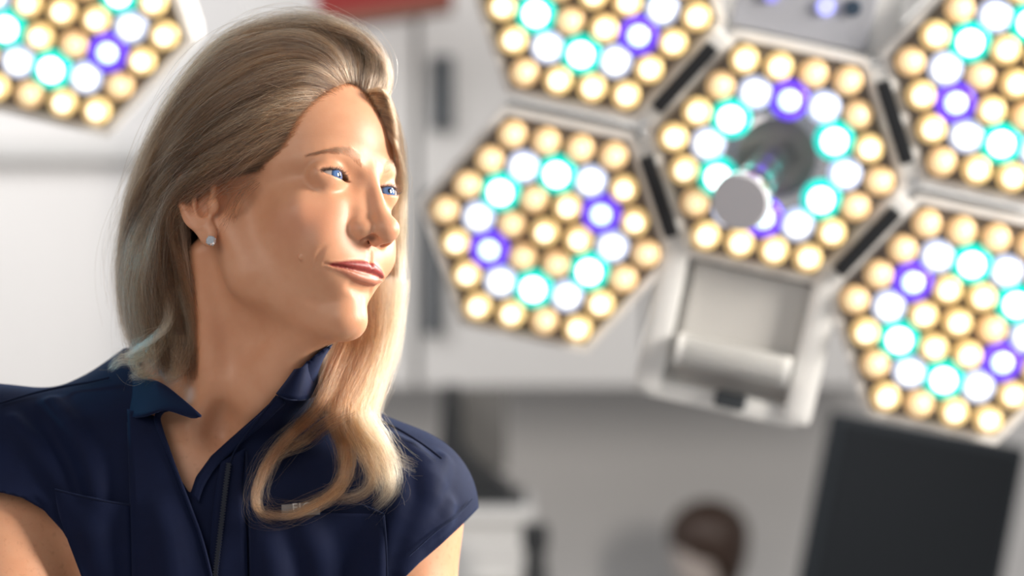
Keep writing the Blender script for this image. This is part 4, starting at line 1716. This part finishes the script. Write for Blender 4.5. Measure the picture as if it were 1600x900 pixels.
def pod(parent, x, y, purple_at, rs, centre=False, pitch=.0352, tilt=None):
    """one hexagonal pod; local x = LED row, y = up, z = towards the patient"""
    r = Matrix.Translation((x, y, 0))
    if tilt is not None: r = r @ tilt
    o = done('pod', hex_prism(.137, .05, -.05, .008), BEZEL, parent)
    o.matrix_basis = r
    # raised rim
    bm = bmesh.new()
    for k in range(6):
        a0, a1 = math.radians(60 * k), math.radians(60 * k + 60)
        pts = []
        for R, z in ((.1360, 0), (.1360, .012), (.1265, .012), (.1245, 0)):
            pts.append((Vector((R * math.cos(a0), R * math.sin(a0), z)), Vector((R * math.cos(a1), R * math.sin(a1), z))))
        vs = [[bm.verts.new(p[0]), bm.verts.new(p[1])] for p in pts]
        for i in range(3): bm.faces.new((vs[i][0], vs[i][1], vs[i + 1][1], vs[i + 1][0]))
    bmesh.ops.remove_doubles(bm, verts=bm.verts, dist=.0001)
    bmesh.ops.recalc_face_normals(bm, faces=bm.faces)
    done('rim', bm, BEZEL, o)
    done('led_plate', hex_prism(.1245, .004, .0005, .001), PLATE, o)
    for q in range(-3, 4):
        for s_ in range(-3, 4):
            t_ = -q - s_
            ring = max(abs(q), abs(s_), abs(t_))
            if ring > 3 or (centre and ring < 2): continue
            lx, ly = pitch * (q + s_ / 2), pitch * .8660254 * s_
            if ring == 2:
                ang = math.degrees(math.atan2(ly, lx))
                k = (ang - purple_at) % 180
                k = min(k, 180 - k)
                kind = 'P' if k < 10 else ('W' if abs((ang / 60) - round(ang / 60)) < .1 else 'T')
            elif ring == 3:
                kind = 'd' if rs.random() < .22 + .6 * (ly > .05) else 'w'
            else:
                kind = 'd' if rs.random() < .4 else 'w'
            e = bpy.data.objects.new(LED_NAME[kind], LED[kind])
            COL.objects.link(e)
            e.parent = o
            e.location = (lx, ly, .0045)
    return o


def lamp_frame(px, py, Y, n, rot):
    n = Vector(n).normalized()
    r = Vector((math.cos(rot), 0, -math.sin(rot)))
    e1 = (r - n * r.dot(n)).normalized()
    e2 = n.cross(e1)
    R = Matrix((e1, e2, n)).transposed()
    return Wm(px, py, Y), R


LY = 2.45
loc, R = lamp_frame(1213, 245, LY, (-.13, -1, -.20), .199)
lamp = empty('surgical_lamp', loc, R)
tag(lamp, 'large white operating lamp of hexagonal LED pods hanging in the centre and right', 'surgical lamp')
rs = random.Random(5)
PT = .247
pods = {'A': (150, 30 - 60, 0), 'B': (-150, 30, 0), 'D': (30, 30, 0), 'E': (-30, -30, 0)}
pod(lamp, 0, 0, 90, rs, centre=True)
for k, (ang, pa, _) in pods.items():
    a = math.radians(ang)
    pod(lamp, PT * math.cos(a), PT * math.sin(a), pa, rs)
    # hinge: white bracket with a black gasket
    mid = Vector((PT / 2 * math.cos(a), PT / 2 * math.sin(a), .000))
    rz = Matrix.Rotation(a, 3, 'Z')
    h = box('hinge', mid, (.024, .118, .03), WHITEM, lamp, rz, .006)
    box('gasket', mid + Vector((0, 0, .020)), (.0150, .086, .016), BLACKM, h, rz, .003)
# centre socket with sterile handle
pc = [c for c in lamp.children if c.name.startswith('pod')][0]
bm = bmesh.new()
seg = 32
prof = [(.060, .006), (.058, .014), (.050, .006), (.030, .003), (.0, .003)]
rings = []
for r_, z in prof:
    rings.append([bm.verts.new((0, 0, z))] if r_ == 0 else [bm.verts.new((r_ * math.cos(6.2832 * k / seg), r_ * math.sin(6.2832 * k / seg), z)) for k in range(seg)])
for a, b_ in zip(rings[:-1], rings[1:]):
    for k in range(seg):
        bm.faces.new((a[k], a[(k + 1) % seg], b_[0]) if len(b_) == 1 else (a[k], a[(k + 1) % seg], b_[(k + 1) % seg], b_[k])).smooth = True
bmesh.ops.recalc_face_normals(bm, faces=bm.faces)
done('socket', bm, plain('polished_steel', (.75, .76, .78), .18, 1.0, .05, 30.), pc)
bm = bmesh.new()
prof = [(.019, .003), (.019, .09), (.022, .15), (.027, .185), (.027, .197), (.0245, .200), (0, .200)]
rings = []
for r_, z in prof:
    rings.append([bm.verts.new((0, 0, z))] if r_ == 0 else [bm.verts.new((r_ * math.cos(6.2832 * k / seg), r_ * math.sin(6.2832 * k / seg), z)) for k in range(seg)])
for a, b_ in zip(rings[:-1], rings[1:]):
    for k in range(seg):
        bm.faces.new((a[k], a[(k + 1) % seg], b_[0]) if len(b_) == 1 else (a[k], a[(k + 1) % seg], b_[(k + 1) % seg], b_[k]))
bmesh.ops.recalc_face_normals(bm, faces=bm.faces)
hnd = done('handle', bm, [plain('steel_handle', (.80, .80, .84), .12, 1.0, .02, 30.), plain('grey_cap', (.50, .50, .54), .6)], pc, False)
for p in hnd.data.polygons:
    if p.center.z > .196: p.material_index = 1
hnd.rotation_euler = (math.radians(6.0), math.radians(-7.5), 0)

# lower yoke: white frame, grey panel, rounded grip bar
yk = box('yoke', (0, -.185, -.035), (.170, .150, .04), GREYM, lamp, None, .010)
box('yoke_panel', (.004, -.172, -.010), (.122, .098, .016), GREYM, yk, None, .006)
for sx in (-1, 1):
    box('yoke_rail', (sx * .079, -.178, -.008), (.030, .176, .044), WHITEM, yk, None, .010)
bm = bmesh.new()
bmesh.ops.create_cone(bm, cap_ends=True, segments=24, radius1=.016, radius2=.016, depth=.118, matrix=Matrix.Translation((.002, -.212, .018)) @ Matrix.Rotation(math.pi / 2, 4, 'Y'))
bmesh.ops.bevel(bm, geom=[e for e in bm.edges if abs(e.calc_face_angle(0)) > 1], offset=.007, segments=3)
done('grip_bar', bm, WHITEM, yk, False)
box('yoke_foot', (0, -.262, -.02), (.165, .022, .05), WHITEM, yk, None, .008)
box('latch', (.008, -.256, .010), (.032, .016, .014), DARKM, yk, None, .004)

# control panel above the centre pod
cp = box('control_panel', (0, .207, -.03), (.185, .185, .04), WHITEM, lamp, None, .012)
scr = box('panel_screen', (-.005, .196, -.008), (.138, .150, .010), plain('panel_film', (.36, .37, .41), .3, 0, .05, 10.), cp, None, .004)
for x, y, r_, m_ in ((-.040, .158, .0085, 'b'), (-.036, .168, .0085, 'b'), (-.024, .185, .0085, 'b'), (.0155, .158, .0095, 'B'), (.042, .162, .0085, 'k'), (-.052, .176, .007, 'g')):
    bm = bmesh.new()
    bmesh.ops.create_cone(bm, cap_ends=True, segments=20, radius1=r_, radius2=r_ * .92, depth=.004, matrix=Matrix.Translation((x, y, -.001)))
    mm = {'b': emis('button_blue_dim', (.28, .27, .72), .45), 'B': emis('button_blue', (.36, .38, 1.0), .95), 'k': plain('button_dark', (.03, .05, .08), .4), 'g': plain('button_grey', (.28, .30, .34), .4)}[m_]
    done('button', bm, mm, cp)
bm = bmesh.new()
up_l = R.inverted() @ Vector((0, 0, 1))
p0, p1 = Vector((.0, .20, -.05)), Vector((.0, .20, -.05)) + Vector((0, 0, -.12))
p2 = p1 + up_l * 1.1
for a, b_ in ((p0, p1), (p1, p2)):
    dv = b_ - a
    bmesh.ops.create_cone(bm, cap_ends=True, segments=20, radius1=.028, radius2=.028, depth=dv.length, matrix=Matrix.Translation((a + b_) / 2) @ dv.to_track_quat('Z', 'Y').to_matrix().to_4x4())
done('suspension_arm', bm, WHITEM, lamp)

# second lamp, top left
loc2, R2 = lamp_frame(103, 14, 2.45, (-.05, -1, -.26), .235)
lamp2 = empty('surgical_lamp', loc2, R2)
tag(lamp2, 'hexagonal LED lamp pod cut off by the top left corner', 'surgical lamp')
pod(lamp2, 0, 0, 150, rs)
box('lamp_back', (-.03, .03, -.075), (.14, .14, .05), WHITEM, lamp2, None, .02)
bm = bmesh.new()
up_l = R2.inverted() @ Vector((0, 0, 1))
p1 = Vector((-.05, .06, -.10))
p2 = p1 + up_l * 1.0
dv = p2 - p1
bmesh.ops.create_cone(bm, cap_ends=True, segments=20, radius1=.028, radius2=.028, depth=dv.length, matrix=Matrix.Translation((p1 + p2) / 2) @ dv.to_track_quat('Z', 'Y').to_matrix().to_4x4())
done('suspension_arm', bm, WHITEM, lamp2)
